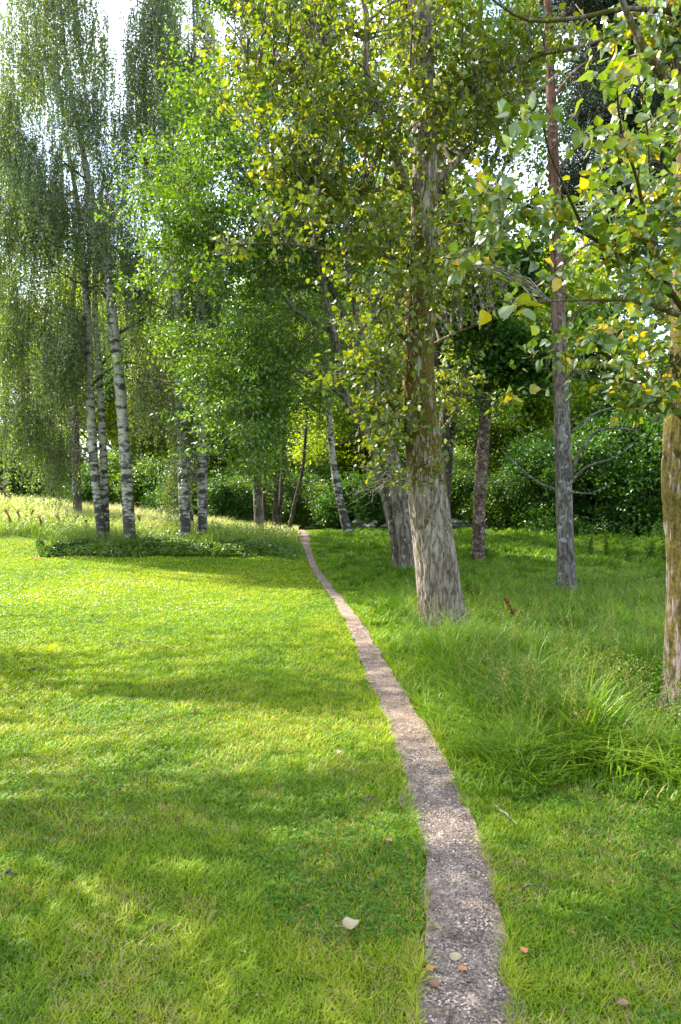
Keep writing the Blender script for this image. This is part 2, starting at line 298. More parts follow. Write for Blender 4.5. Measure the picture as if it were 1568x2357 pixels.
def ground_mat():
    m, nt, out = mat('grassy_soil'); l = nt.links.new
    tc = N(nt, 'ShaderNodeTexCoord')
    n1 = N(nt, 'ShaderNodeTexNoise'); n1.inputs['Scale'].default_value = 14; n1.inputs['Detail'].default_value = 8; n1.inputs['Roughness'].default_value = .7; l(tc.outputs['Object'], n1.inputs['Vector'])
    c1 = ramp(nt, [(.30, (.035, .045, .008)), (.5, (.07, .12, .006)), (.70, (.13, .18, .008))]); l(n1.outputs['Fac'], c1.inputs['Fac'])
    n2 = N(nt, 'ShaderNodeTexNoise'); n2.inputs['Scale'].default_value = .7; n2.inputs['Detail'].default_value = 5; l(tc.outputs['Object'], n2.inputs['Vector'])
    c2 = ramp(nt, [(.35, (.75, .85, .8)), (.65, (1.25, 1.1, 1.0))]); l(n2.outputs['Fac'], c2.inputs['Fac'])
    mu = N(nt, 'ShaderNodeMix', data_type='RGBA', blend_type='MULTIPLY'); mu.inputs['Factor'].default_value = 1; l(c1.outputs[0], mu.inputs['A']); l(c2.outputs[0], mu.inputs['B'])
    # pale dry field far off to the right beyond the trees
    sp = N(nt, 'ShaderNodeSeparateXYZ'); l(tc.outputs['Object'], sp.inputs[0])
    mr = N(nt, 'ShaderNodeMapRange'); mr.inputs['From Min'].default_value = 33; mr.inputs['From Max'].default_value = 40; l(sp.outputs['Y'], mr.inputs['Value'])
    m3 = N(nt, 'ShaderNodeMix', data_type='RGBA'); l(mr.outputs[0], m3.inputs['Factor']); l(mu.outputs['Result'], m3.inputs['A']); m3.inputs['B'].default_value = (.42, .40, .26, 1)
    bs = N(nt, 'ShaderNodeBsdfPrincipled'); bs.inputs['Roughness'].default_value = 1; bs.inputs['Specular IOR Level'].default_value = .1; l(m3.outputs['Result'], bs.inputs['Base Color'])
    bp = N(nt, 'ShaderNodeBump'); bp.inputs['Strength'].default_value = .6; bp.inputs['Distance'].default_value = .02; l(n1.outputs['Fac'], bp.inputs['Height']); l(bp.outputs[0], bs.inputs['Normal'])
    l(bs.outputs[0], out.inputs[0]); return m
def path_mat():
    m, nt, out = mat('trodden_earth'); l = nt.links.new
    tc = N(nt, 'ShaderNodeTexCoord')
    n1 = N(nt, 'ShaderNodeTexNoise'); n1.inputs['Scale'].default_value = 5; n1.inputs['Detail'].default_value = 8; n1.inputs['Roughness'].default_value = .7; l(tc.outputs['Object'], n1.inputs['Vector'])
    c1 = ramp(nt, [(.3, (.08, .058, .042)), (.5, (.18, .13, .095)), (.7, (.26, .20, .155))]); l(n1.outputs['Fac'], c1.inputs['Fac'])
    vo = N(nt, 'ShaderNodeTexVoronoi'); vo.inputs['Scale'].default_value = 75; l(tc.outputs['Object'], vo.inputs['Vector'])
    hs = N(nt, 'ShaderNodeRGBToBW'); l(vo.outputs['Color'], hs.inputs[0])
    c2 = ramp(nt, [(.2, (.55, .5, .5)), (.5, (.95, .95, .95)), (.8, (1.55, 1.5, 1.45))]); l(hs.outputs[0], c2.inputs['Fac'])
    mu = N(nt, 'ShaderNodeMix', data_type='RGBA', blend_type='MULTIPLY'); mu.inputs['Factor'].default_value = .8; l(c1.outputs[0], mu.inputs['A']); l(c2.outputs[0], mu.inputs['B'])
    bs = N(nt, 'ShaderNodeBsdfPrincipled'); bs.inputs['Roughness'].default_value = .95; l(mu.outputs['Result'], bs.inputs['Base Color'])
    bp = N(nt, 'ShaderNodeBump'); bp.inputs['Strength'].default_value = .9; bp.inputs['Distance'].default_value = .008; bp.invert = True; l(vo.outputs['Distance'], bp.inputs['Height']); l(bp.outputs[0], bs.inputs['Normal'])
    l(bs.outputs[0], out.inputs[0]); return m
def stone_mat(name, stops, bump=.3):
    m, nt, out = mat(name); l = nt.links.new
    at = N(nt, 'ShaderNodeAttribute', attribute_name='rnd'); cr = ramp(nt, stops); l(at.outputs['Fac'], cr.inputs['Fac'])
    tc = N(nt, 'ShaderNodeTexCoord'); n1 = N(nt, 'ShaderNodeTexNoise'); n1.inputs['Scale'].default_value = 12; n1.inputs['Detail'].default_value = 6; l(tc.outputs['Object'], n1.inputs['Vector'])
    c2 = ramp(nt, [(.35, (.6, .6, .55)), (.65, (1.2, 1.2, 1.2))]); l(n1.outputs['Fac'], c2.inputs['Fac'])
    mu = N(nt, 'ShaderNodeMix', data_type='RGBA', blend_type='MULTIPLY'); mu.inputs['Factor'].default_value = 1; l(cr.outputs[0], mu.inputs['A']); l(c2.outputs[0], mu.inputs['B'])
    bs = N(nt, 'ShaderNodeBsdfPrincipled'); bs.inputs['Roughness'].default_value = .85; l(mu.outputs['Result'], bs.inputs['Base Color'])
    bp = N(nt, 'ShaderNodeBump'); bp.inputs['Strength'].default_value = bump; bp.inputs['Distance'].default_value = .01; l(n1.outputs['Fac'], bp.inputs['Height']); l(bp.outputs[0], bs.inputs['Normal'])
    l(bs.outputs[0], out.inputs[0]); return m
M['ground'] = ground_mat(); M['path'] = path_mat()
M['gravel'] = stone_mat('gravel_stone', [(0, (.06, .048, .042)), (.4, (.185, .142, .112)), (.75, (.31, .24, .195)), (.93, (.40, .31, .26)), (1, (.48, .42, .37))])
M['wall_stone'] = stone_mat('mossy_stone', [(0, (.05, .06, .03)), (.5, (.10, .10, .07)), (1, (.22, .21, .18))])
M['earth'] = stone_mat('crumbled_earth', [(0, (.06, .042, .028)), (1, (.14, .10, .065))])

# ------------------------------------------------------------------ ground and path
def axis(segs):
    out = []
    for a, b, s in segs: out += list(np.arange(a, b, s))
    return np.array(out + [segs[-1][1]])
gx = axis([(-600, -100, 100), (-100, -40, 15), (-40, -14, 2), (-14, 12, .3), (12, 40, 2), (40, 100, 15), (100, 600, 100)])
gy = axis([(-60, -4, 14), (-4, 32, .25), (32, 60, 1.5), (60, 120, 10), (120, 1500, 230)])
X, Y = np.meshgrid(gx, gy); Z = ground_z(X, Y)
b = Buf(); idx = np.arange(X.size).reshape(X.shape)
b.add(np.stack([X, Y, Z], -1), np.stack([idx[:-1, :-1], idx[:-1, 1:], idx[1:, 1:], idx[1:, :-1]], -1), .5, 0, True)
tag(b.obj('ground', [M['ground']]), kind='structure')

ys = np.concatenate([np.arange(-1.5, 8, .03), np.arange(8, 30, .1)]); K = 13
u = np.linspace(-1, 1, K)
edgeL = 1 + .42 * (fbm(np.stack([ys * 3.2, ys * 0, ys * 0], -1), 3, 3) - .5) * 2; edgeR = 1 + .42 * (fbm(np.stack([ys * 3.2, ys * 0 + 9, ys * 0], -1), 3, 4) - .5) * 2
wid = np.where(u[None, :] < 0, edgeL[:, None], edgeR[:, None]) * (path_w(ys) * (1.20 - .40 * sstep(3.5, 9, ys)))[:, None]
PXg = path_c(ys)[:, None] + u[None, :] * wid; PYg = ys[:, None] + 0 * u
PZg = ground_z(PXg, PYg) + .012 + .010 * (fbm(np.stack([PXg * 14, PYg * 14, PXg * 0], -1), 3, 8) - .5)
b = Buf(); idx = np.arange(PXg.size).reshape(PXg.shape)
b.add(np.stack([PXg, PYg, PZg], -1), np.stack([idx[:-1, :-1], idx[:-1, 1:], idx[1:, 1:], idx[1:, :-1]], -1), .5, 0, True)
tag(b.obj('path', [M['path']]), kind='structure')

OCT = norm(np.array([[1, 0, 0], [0, 1, 0], [-1, 0, 0], [0, -1, 0], [0, 0, 1], [0, 0, -1.]]))
def pebbles(buf, P, size, rnd, flat=.55, m=0):
    n = len(P); base = OCT[None] * (1 + .5 * (RNG.random((n, 6, 1)) - .5)); base = base * (size[:, None, None] * np.stack([RNG.uniform(.8, 1.4, n), RNG.uniform(.6, 1., n), RNG.uniform(.7, 1.2, n) * flat], -1)[:, None, :]) * .5
    a = RNG.random(n) * 6.28; c, s = np.cos(a)[:, None], np.sin(a)[:, None]
    x = base[..., 0] * c - base[..., 1] * s; y = base[..., 0] * s + base[..., 1] * c
    v = np.stack([x, y, base[..., 2]], -1) + P[:, None, :]
    q = []
    for i in range(4):   # quads made of degenerate-free kites: (side, next side, top) as quad with a shared mid vertex
        q.append([i, (i + 1) % 4, 4, 4]); q.append([(i + 1) % 4, i, 5, 5])
    # cut top and bottom into small facets so that every face is a true quad
    top = v[:, 4:5] + (v[:, :4] - v[:, 4:5]) * .35; bot = v[:, 5:6] + (v[:, :4] - v[:, 5:6]) * .35
    vv = np.concatenate([v[:, :4], top, bot], 1)
    fs = [[4, 5, 6, 7], [11, 10, 9, 8]] + [[i, (i + 1) % 4, 4 + (i + 1) % 4, 4 + i] for i in range(4)] + [[(i + 1) % 4, i, 8 + i, 8 + (i + 1) % 4] for i in range(4)]
    f = (np.arange(n) * 12)[:, None, None] + np.array(fs)[None]
    buf.add(vv, f.reshape(-1, 4), np.repeat(rnd, len(fs)), m)
n = 17000; yy = np.concatenate([1.6 + 3.0 * RNG.random(11500), 4.6 + 5 * RNG.random(5500)]); uu = RNG.uniform(-.86, .86, n)
keep = (np.abs(uu) < .7) | (RNG.random(n) < .75); yy, uu = yy[keep], uu[keep]
xx = path_c(yy) + uu * path_w(yy) * 1.1
dens = fbm(np.stack([xx * 3, yy * 3, xx * 0], -1), 2, 21); kp = dens + .25 * RNG.random(len(xx)) - .07 * sstep(2.5, 6, yy) > .44; xx, yy = xx[kp], yy[kp]
b = Buf(); pebbles(b, np.stack([xx, yy, ground_z(xx, yy) + .014], -1), RNG.uniform(.006, .014, len(xx)) * (1 + .35 * (RNG.random(len(xx)) > .95)), RNG.random(len(xx)) ** 1.1)
tag(b.obj('gravel', [M['gravel']]), 'small pinkish grey gravel stones on the narrow path', 'gravel', kind='stuff')

# ------------------------------------------------------------------ grass
def blades(buf, x, y, h, w, rnd, lean=.5, m=0, segs=2, z=None, a=None):
    n = len(x); a = RNG.random(n) * 6.28 if a is None else a; ld = np.stack([np.cos(a), np.sin(a), 0 * a], -1)
    b2 = a + RNG.uniform(.9, 2.2, n); sd = np.stack([np.cos(b2), np.sin(b2), 0 * a], -1)
    P = np.stack([x, y, ground_z(x, y) - .004 if z is None else z], -1); le = (lean * (.3 + RNG.random(n)))[:, None] * h[:, None]
    ts = np.linspace(0, 1, segs + 1); ws = [1, .85, .22] if segs == 2 else [.8, 1, .7, .15]
    rows = []
    for t, wk in zip(ts, ws):
        c = P + np.array([0, 0, 1.]) * (h * (t - .35 * lean * t * t))[:, None] + ld * le * t ** 2
        rows += [c - sd * (w * wk * .5)[:, None], c + sd * (w * wk * .5)[:, None]]
    v = np.stack(rows, 1); k = 2 * (segs + 1); base = (np.arange(n) * k)[:, None]
    f = np.concatenate([base + np.array([[2 * i, 2 * i + 1, 2 * i + 3, 2 * i + 2]]) for i in range(segs)], 1).reshape(-1, 4)
    buf.add(v, f, np.repeat(rnd, segs), m)
def lawn_edge(x): return np.interp(x, [-12, -9.2, -8.4, -5.5, -1.6, -1.0, -.6], [21.6, 21.2, 19.4, 19.7, 19.4, 18.9, 18.6]) + .12 * np.sin(x * 2.3)
def tall_front(x): return np.interp(x, [.3, .75, 1.03, 1.78, 3, 6], [3.9, 4.0, 3.9, 3.62, 3.3, 3.0]) + .1 * np.sin(x * 5) + .35 * (vnoise(np.stack([x * 3.1, x * 0 + 2, x * 0], -1)) - .5)
def polar(n, r0, r1, a0, a1, p=1.0):
    r = r0 * (r1 / r0) ** (RNG.random(n) ** p); a = np.radians(RNG.uniform(a0, a1, n)); return r * np.sin(a), r * np.cos(a)
x, y = polar(700000, 1.75, 27, -36, 40)
ex, ey = RNG.uniform(-5, 6, 420000), RNG.uniform(-2.2, 6, 420000); er = np.hypot(ex, ey); ea = np.degrees(np.arctan2(ex, ey)); ok = (er < 1.75) | (ea < -36) | (ea > 40); ex, ey = ex[ok], ey[ok]   # the turf goes on beside and behind the viewer
fx, fy = polar(60000, 6, 27, -62, -36); x = np.concatenate([x, ex, fx]); y = np.concatenate([y, ey, fy])
pc, pw = path_c(y), path_w(y); d = np.abs(x - pc) / pw; off = .16 * (fbm(np.stack([x * 6, y * 6, x * 0], -1), 2, 5) - .5) * 2
left = (x < pc) & (y < lawn_edge(x)); right = (x > pc) & (y < tall_front(x) + .3)
off = .30 * (fbm(np.stack([x * 9, y * 9, x * 0], -1), 3, 5) - .5) * 2
ok = (left | right) & (d + off > 1.02) & ((d > 1.12) | (RNG.random(len(x)) < .8)) & ((d > .86)); x, y = x[ok], y[ok]
big = fbm(np.stack([x * .55, y * .55, x * 0], -1), 3, 31); fine = fbm(np.stack([x * 7, y * 7, x * 0], -1), 2, 33)
bare = fbm(np.stack([x * 2.6, y * 2.6, x * 0 + 3], -1), 3, 35)
ok = (bare + .30 * RNG.random(len(x)) - .05 * sstep(5, 2.5, y) > .42); x, y, big, fine, bare = x[ok], y[ok], big[ok], fine[ok], bare[ok]
r = np.hypot(x, y)
dd = np.abs(x - path_c(y)) / path_w(y)
h = (1 + .55 * sstep(1.5, 1.0, dd)) * (.020 + .026 * RNG.random(len(x))) * (.75 + .7 * fine) * (1 + .15 * sstep(2, 5, r)); w = .0040 * np.maximum(1, r / 3.2) * RNG.uniform(.7, 1.3, len(x))
rn = np.clip(.02 + .85 * (big - .5) + .38 + .55 * (fine - .5) + .52 * (RNG.random(len(x)) - .42) + .12 * sstep(.52, .40, bare), 0, .93); dry = RNG.random(len(x)) < (.05 + .30 * sstep(.52, .38, bare)) * (1 - .8 * sstep(3, 9, r)); rn[dry] = RNG.uniform(.95, 1, dry.sum())
b = Buf(); blades(b, x, y, h, w, rn, lean=.8); lawn = b.obj('lawn_grass', [M['lawn']])
tag(lawn, 'short bright green mown grass of the lawn beside the path', 'grass', kind='stuff')
# clover and small broad weeds in the turf
x, y = polar(78000, 1.2, 13, -50, 55)
pc, pw = path_c(y), path_w(y); cl = fbm(np.stack([x * 1.3, y * 1.3, x * 0 + 7], -1), 3, 41)
ok = (np.abs(x - pc) > pw * 1.15) & ((x < pc) | (y < tall_front(x))) & (cl + .16 * RNG.random(len(x)) + .05 * sstep(4.5, 2.5, y) > .60); x, y = x[ok], y[ok]
n = len(x); P = np.stack([x, y, ground_z(x, y) + RNG.uniform(.015, .035, n)], -1); a0 = RNG.random(n) * 6.28; sz = RNG.uniform(.008, .014, n) * (1 + .5 * sstep(4, 10, np.hypot(x, y)))
b = Buf()
for k in range(3):
    a = a0 + k * 2.09; leaves(b, P, np.stack([np.cos(a), np.sin(a), np.full(n, .15)], -1), np.array([[0, 0, 1.]]) + RNG.normal(0, .25, (n, 3)), sz * 1.1, sz, RNG.random(n), 'quad')
tag(b.obj('clover', [M['clover']]), 'small round clover leaves growing in patches through the lawn', 'clover', kind='stuff')

# tall grass right of the path
tx, ty = polar(8600, 3.0, 30, -6, 60, .85); per = 34; x = np.repeat(tx, per); y = np.repeat(ty, per); ta = RNG.random(len(x)) * 6.28; tr_ = np.abs(RNG.normal(0, .055, len(x))) * (1 + .5 * sstep(8, 20, y)); x = x + tr_ * np.cos(ta); y = y + tr_ * np.sin(ta); ta = ta + RNG.normal(0, .5, len(x)); thv = np.repeat(RNG.uniform(.6, 1.25, len(tx)), per); trn = np.repeat(RNG.normal(0, .16, len(tx)), per)
ex, ey = polar(80000, 3.0, 30, -6, 60, .85); x = np.concatenate([x, ex]); y = np.concatenate([y, ey]); ta = np.concatenate([ta, RNG.random(80000) * 6.28]); thv = np.concatenate([thv, np.full(80000, .7)]); trn = np.concatenate([trn, np.zeros(80000)])
pc, pw = path_c(y), path_w(y); dist = x - (pc + pw)
ok = (dist > .0) & (y > tall_front(x)) & (y < 28); x, y, dist, ta, thv, trn = x[ok], y[ok], dist[ok], ta[ok], thv[ok], trn[ok]; n = len(x); r = np.hypot(x, y)
clump = fbm(np.stack([x * 1.7, y * 1.7, x * 0], -1), 3, 51); H = (.12 + .33 * sstep(0, .8, np.minimum(dist, (y - tall_front(x)) * .8 + .08))) * (1 - .45 * sstep(9, 14, y)) * (.22 + 1.55 * clump)
H = H * (.30 + .70 * sstep(.45, 1.3, np.hypot(x - 1.45, y - 9.1))) * (.3 + .7 * sstep(.5, 1.2, np.hypot(x - 2.7, y - 5.0))); h = H * thv * RNG.uniform(.5, 1.15, n); w = .0085 * np.maximum(1, r / 8) * RNG.uniform(.6, 1.4, n)
hue = fbm(np.stack([x * .9, y * .9, x * 0], -1), 2, 53); rn = np.clip(.30 * hue + .25 + .45 * (RNG.random(n) - .5) + .25 * sstep(.4, 0, dist) + trn, 0, .9); dry = RNG.random(n) < .04; rn[dry] = RNG.uniform(.93, 1, dry.sum())
b = Buf(); blades(b, x, y, h, w, rn, lean=.85, segs=3, a=ta)
x, y = polar(19000, 3.2, 14, 2, 58); ok = (x - path_c(y) - path_w(y) > .12) & (y > tall_front(x) + .15); x, y = x[ok], y[ok]; n = len(x)
blades(b, x, y, (.30 + .70 * sstep(.45, 1.3, np.hypot(x - 1.45, y - 9.1))) * (.3 + .7 * sstep(.5, 1.2, np.hypot(x - 2.7, y - 5.0))) * RNG.uniform(.28, .50, n) * (.5 + .5 * sstep(0, .7, x - path_c(y) - path_w(y))), RNG.uniform(.007, .012, n) * np.maximum(1, np.hypot(x, y) / 9), RNG.uniform(.55, .92, n), lean=1.3, segs=3)
# flowering stems with loose seed heads
x, y = polar(2000, 4.2, 16, 5, 42); ok = (x - path_c(y) > .6) & (y > tall_front(x) + .3); x, y = x[ok], y[ok]; n = len(x)
hh = RNG.uniform(.35, .62, n); ln = RNG.normal(0, .12, (n, 2)); t = np.linspace(0, 1, 4)
S = np.stack([x[:, None] + ln[:, :1] * t ** 2, y[:, None] + ln[:, 1:] * t ** 2, ground_z(x, y)[:, None] + hh[:, None] * t], -1); twigs(b, S, np.array([.0016, .0014, .0012, .0008]) * 1.3, m=0, rnd=.93)
for k in range(9):
    tt = RNG.uniform(.72, 1.02, n); Q = S[:, 0] + (S[:, 3] - S[:, 0]) * tt[:, None] + RNG.normal(0, .014, (n, 3))
    leaves(b, Q, RNG.normal(0, .6, (n, 3)) + [0, 0, .8], RNG.normal(0, 1, (n, 3)), .022, .006, RNG.uniform(.93, 1, n))
tag(b.obj('tall_grass', [M['tall']]), 'long uncut green grass on the right side of the path', 'grass', kind='stuff')

# meadow behind the lawn
n = 110000; x = RNG.uniform(-24, 0, n); y = 18.8 + 19 * RNG.random(n) ** 1.2
ok = (y > lawn_edge(x) + .5) & (x < path_c(y) - path_w(y) - .05); x, y = x[ok], y[ok]; n = len(x)
cl = fbm(np.stack([x * .8, y * .8, x * 0], -1), 3, 61); h = (.32 + .60 * cl) * RNG.uniform(.6, 1.2, n) * (.35 + .65 * sstep(0, 2.5, path_c(y) - x)); w = np.full(n, .014) * RNG.uniform(.6, 1.3, n) * (1 + .5 * sstep(24, 34, y))
rn = np.clip(.14 + .42 * sstep(19.5, 25, y) + .55 * (cl - .35) + .35 * (RNG.random(n) - .4), 0, 1)
b = Buf(); blades(b, x, y, h, w, rn, lean=.7, segs=3); tag(b.obj('meadow_grass', [M['meadow']]), 'long straw coloured grass around the birch trees', 'grass', kind='stuff')

# leafy ground cover along the far lawn edge
n = 34000; x = RNG.uniform(-8.9, -1.25, n); v = RNG.random(n); y = lawn_edge(x) - .7 * fbm(np.stack([x * 2.7, x * 0, x * 0], -1), 2, 14) + v * 1.7 * sstep(-8.9, -7.6, x) * (.75 + .5 * fbm(np.stack([x * 1.1, x * 0, x * 0], -1), 2, 4))
top = ground_z(x, y) + (.04 + .26 * np.sin(np.pi * np.clip(v * .9 + .02, 0, 1)) * (.2 + 1.5 * fbm(np.stack([x * 1.6, y * 1.6, x * 0], -1), 2, 66))) * sstep(-1.2, -2.2, x)
P = np.stack([x, y, ground_z(x, y) + (top - ground_z(x, y)) * RNG.random(n) ** .45], -1)
b = Buf(); leaves(b, P, norm(RNG.normal(0, 1, (n, 3)) * [1, 1, .35] + [0, -.2, -.1]), RNG.normal(0, .45, (n, 3)) + [0, -.2, 1], RNG.uniform(.07, .11, n), RNG.uniform(.045, .07, n), RNG.random(n), 'quad')
n = 9000; x = RNG.uniform(-13, -1.6, n); y = np.maximum(lawn_edge(x), 19.2) + 1.0 + 5 * RNG.random(n) ** 1.5; cl = fbm(np.stack([x * 1.0, y * 1.0, x * 0], -1), 2, 68); ok = cl > .5; x, y = x[ok], y[ok]; n = len(x)
P = np.stack([x, y, ground_z(x, y) + RNG.random(n) * .5], -1); leaves(b, P, RNG.normal(0, 1, (n, 3)), RNG.normal(0, .6, (n, 3)) + [0, 0, 1], .09, .05, .3 + .7 * RNG.random(n))
tag(b.obj('ground_cover', [M['mid_leaf']]), 'low leafy plants in a strip along the far edge of the lawn', 'ground cover', kind='stuff')

# small dry bits lying on lawn and path
b = Buf(); x, y = polar(1500, 1.8, 12, -36, 40); ok = (x < path_c(y) + path_w(y)) | (y < tall_front(x)); x, y = x[ok], y[ok]; n = len(x)
leaves(b, np.stack([x, y, ground_z(x, y) + np.where(np.abs(x - path_c(y)) < path_w(y), .022, .034)], -1), RNG.normal(0, 1, (n, 3)) * [1, 1, .25], RNG.normal(0, .3, (n, 3)) + [0, 0, 1], RNG.uniform(.006, .020, n), RNG.uniform(.003, .010, n), RNG.random(n), 'oval')
tag(b.obj('leaf_litter', [M['brown_dead']]), 'tiny dry brown leaf scraps scattered over the near lawn and path', 'litter', kind='stuff')
# daisies
b = Buf(); n = 520; cx = RNG.choice(26, n); ccx = RNG.uniform(-8.5, -1.4, 26); ccy = RNG.uniform(10, 17.5, 26); x = ccx[cx] + RNG.normal(0, .45, n); y = ccy[cx] + RNG.normal(0, .35, n); ok = (x < path_c(y) - .4) & (y < 18.8); x, y = x[ok], y[ok]; n = len(x)
P = np.stack([x, y, ground_z(x, y) + .055], -1); a = RNG.random(n) * 6.28
for k in range(2):
    d_ = np.stack([np.cos(a + k * 1.57), np.sin(a + k * 1.57), 0 * a + .02], -1); leaves(b, P - d_ * .011, d_, np.array([[0, -.5, 1.]]) + RNG.normal(0, .2, (n, 3)), .024, .016, RNG.random(n))
tag(b.obj('daisies', [M['daisy']]), 'tiny white daisies scattered over the far lawn', 'flowers', kind='stuff')

# ------------------------------------------------------------------ trees
def polyline(pts, Y=None):
    """[(px, py, width_px[, Y])] -> (n,4) world points with radius"""
    out = []
    for p in pts:
        yy = p[3] if len(p) > 3 else Y; w_ = W(p[0], p[1], yy); out.append([*w_, p[2] * .5 / F * yy])
    return np.array(out)
def ground_base(pr):
    q = pr.copy(); dz = q[0, 2] - float(ground_z(q[0, 0], q[0, 1]))
    q[0, 2] -= dz + .05; return q
def sample_poly(pr, step=.15):
    c = catmull(pr, step); return c
def auto_limbs(tr, s0, s1, n, length, up=.5, droop=.3, r0=.35):
    c = catmull(tr, .1); out = []
    for i in range(n):
        t = s0 + (s1 - s0) * (i + RNG.random()) / n; k = int(t * (len(c) - 1)); p = c[k, :3]; rr = c[k, 3]; a = i * 2.4 + RNG.random()
        Ls = length * (1.15 - .6 * t) * RNG.uniform(.75, 1.15); d = np.array([math.cos(a), math.sin(a), up]); d /= np.linalg.norm(d); q = []
        for j, s in enumerate(np.linspace(0, 1, 5)):
            q.append([*(p + d * Ls * s + np.array([0, 0, -droop * Ls * s * s]) + RNG.normal(0, .05 * Ls, 3) * (j > 0) * .5), max(rr * r0 * (1 - .85 * s), .006)])
        out.append(np.array(q))
    return out
def fill(lobes, n, gap=.0, seed=0, gscale=1.1, shell=.45, wp=.8):
    """random points in lobes (centre, (rx, ry, rz)), thinned by noise into clumps and gaps"""
    wts = np.array([l[1][0] * l[1][1] * l[1][2] for l in lobes]) ** wp; k = RNG.choice(len(lobes), n, p=wts / wts.sum())
    C = np.array([l[0] for l in lobes])[k]; R = np.array([l[1] for l in lobes])[k]
    d = norm(RNG.normal(0, 1, (n, 3))); rad = RNG.random((n, 1)) ** shell
    P = C + d * R * rad * (.5 + .95 * fbm((d * 2.2 + k[:, None] * 3.1), 2, seed)[:, None])
    g = fbm(P * gscale + seed, 2, seed); return P[g > gap]
def lobe(px, py, Y, rx, ry, rd): return (W(px, py, Y), (rx / F * Y, rd, ry / F * Y))
def attach(skel, C, rise=.35):
    out = np.zeros(len(C), int)
    for i in range(0, len(C), 2000):
        c = C[i:i + 2000]; d = c[:, None, :] - skel[None, :, :3]; dd = np.linalg.norm(d, axis=-1) - rise * np.clip(d[..., 2], -1.0, 1.0); out[i:i + 2000] = dd.argmin(1)
    return out
def grow(buf, skel, ends, k=6, sag=.15, r_end=.004, jit=.06, rmax=.05, rgain=.010, m=1, sides=4):
    """curved branches from the nearest skeleton point to each end; returns skeleton samples"""
    j = attach(skel, ends); A = skel[j, :3]; t = np.linspace(0, 1, k)[None, :, None]; Ln = np.linalg.norm(ends - A, axis=1)[:, None, None]
    P = A[:, None, :] + (ends - A)[:, None, :] * t + np.array([0, 0, 1.]) * (sag * Ln * np.sin(np.pi * t)) + RNG.normal(0, 1, (len(ends), k, 3)) * jit * Ln * np.sin(np.pi * t)
    r0 = np.minimum(np.minimum(skel[j, 3] * .6, rmax), .006 + rgain * Ln[:, 0, 0]); R = r0[:, None] * (1 - t[0, :, 0][None]) ** .8 + r_end
    twigs(buf, P, R, m, sides); return np.concatenate([P, R[..., None]], -1).reshape(-1, 4)
def along(s2, k, n, t0=.3, sp=.2, flat=.5, cl=.7):
    """points scattered along grown branches, denser towards their tips"""
    B = s2[:, :3].reshape(-1, k, 3); i = RNG.integers(0, len(B), n); w_ = RNG.random(len(B)) ** cl; i = i[RNG.random(n) < w_[i]]; n = len(i)
    t = (t0 + (1 - t0) * RNG.random(n) ** .7) * (k - 1); a = np.minimum(t.astype(int), k - 2); f = (t - a)[:, None]
    return B[i, a] * (1 - f) + B[i, a + 1] * f + RNG.normal(0, 1, (n, 3)) * sp * [1, 1, flat]
def clusters_to_leaves(buf, C, per, spread, L0, wr, shape, up=.8, droop=.25, rb=0., rs=1., m=0, flat=.6):
    n = len(C) * per; off = RNG.normal(0, 1, (n, 3)) * spread * [1, 1, flat]; P = np.repeat(C, per, 0) + off
    D = norm(off * [1, 1, .4]) * .8 + RNG.normal(0, .6, (n, 3)) - [0, 0, droop]; Nn = RNG.normal(0, .55, (n, 3)) + [0, 0, up]
    Ls = L0 * RNG.uniform(.65, 1.2, n); cb = np.repeat(RNG.random(len(C)), per); rn = np.clip(rb + rs * (.45 * cb + .55 * RNG.random(n)), 0, 1)
    leaves(buf, P, D, Nn, Ls, Ls * wr, rn, shape, m)
def weep(buf, C, per, length, L0, wr, rb=0., rs=1., twig=True):
    ln = length * RNG.uniform(.4, 1.2, len(C)); sw = RNG.normal(0, .10, (len(C), 2))
    if twig:
        t = np.linspace(0, 1, 3)[None, :, None]; P = C[:, None, :] + np.concatenate([sw[:, None, :] * t ** 2 * ln[:, None, None], -ln[:, None, None] * t], -1); twigs(buf, P, np.array([.006, .004, .003]), 1, 3)
    n = len(C) * per; t = RNG.random(n); l2 = np.repeat(ln, per); s2 = np.repeat(sw, per, 0)
    Q = np.repeat(C, per, 0) + np.stack([s2[:, 0] * t * t * l2, s2[:, 1] * t * t * l2, -l2 * t], -1) + RNG.normal(0, .036, (n, 3))
    Ls = L0 * RNG.uniform(.7, 1.2, n); rn = np.clip(rb + rs * (.4 * np.repeat(RNG.random(len(C)), per) + .6 * RNG.random(n)), 0, 1)
    leaves(buf, Q, RNG.normal(0, .5, (n, 3)) - [0, 0, .9], RNG.normal(0, 1, (n, 3)) + [0, 0, .3], Ls, Ls * wr, rn, 'quad')
def tree(name, label, cat, trunks, limbs=(), group=None, bark='grey_bark', sides=14, step=.12, amp=.006, flare=.35, fine=0., limb_name='limb'):
    root = empty(name, (trunks[0][0, 0], trunks[0][0, 1], float(ground_z(trunks[0][0, 0], trunks[0][0, 1]))), label, cat, group)
    for i, t in enumerate(trunks):
        b = Buf(); stem_tube(b, t, step, sides, amp, flare, 0, 11 + i * 7 + int(abs(t[0, 0]) * 10), fine); b.obj('trunk', [M[bark]], root)
    for i, l_ in enumerate(limbs):
        b = Buf(); stem_tube(b, l_, .12, 8, .002, 0, 0, 50 + i); b.obj(limb_name, [M[bark]], root)
    skel = np.concatenate([sample_poly(t)[int(len(sample_poly(t)) * .12):] for t in trunks] + [sample_poly(l_) for l_ in limbs])
    return root, skel

RNG = np.random.default_rng(500)
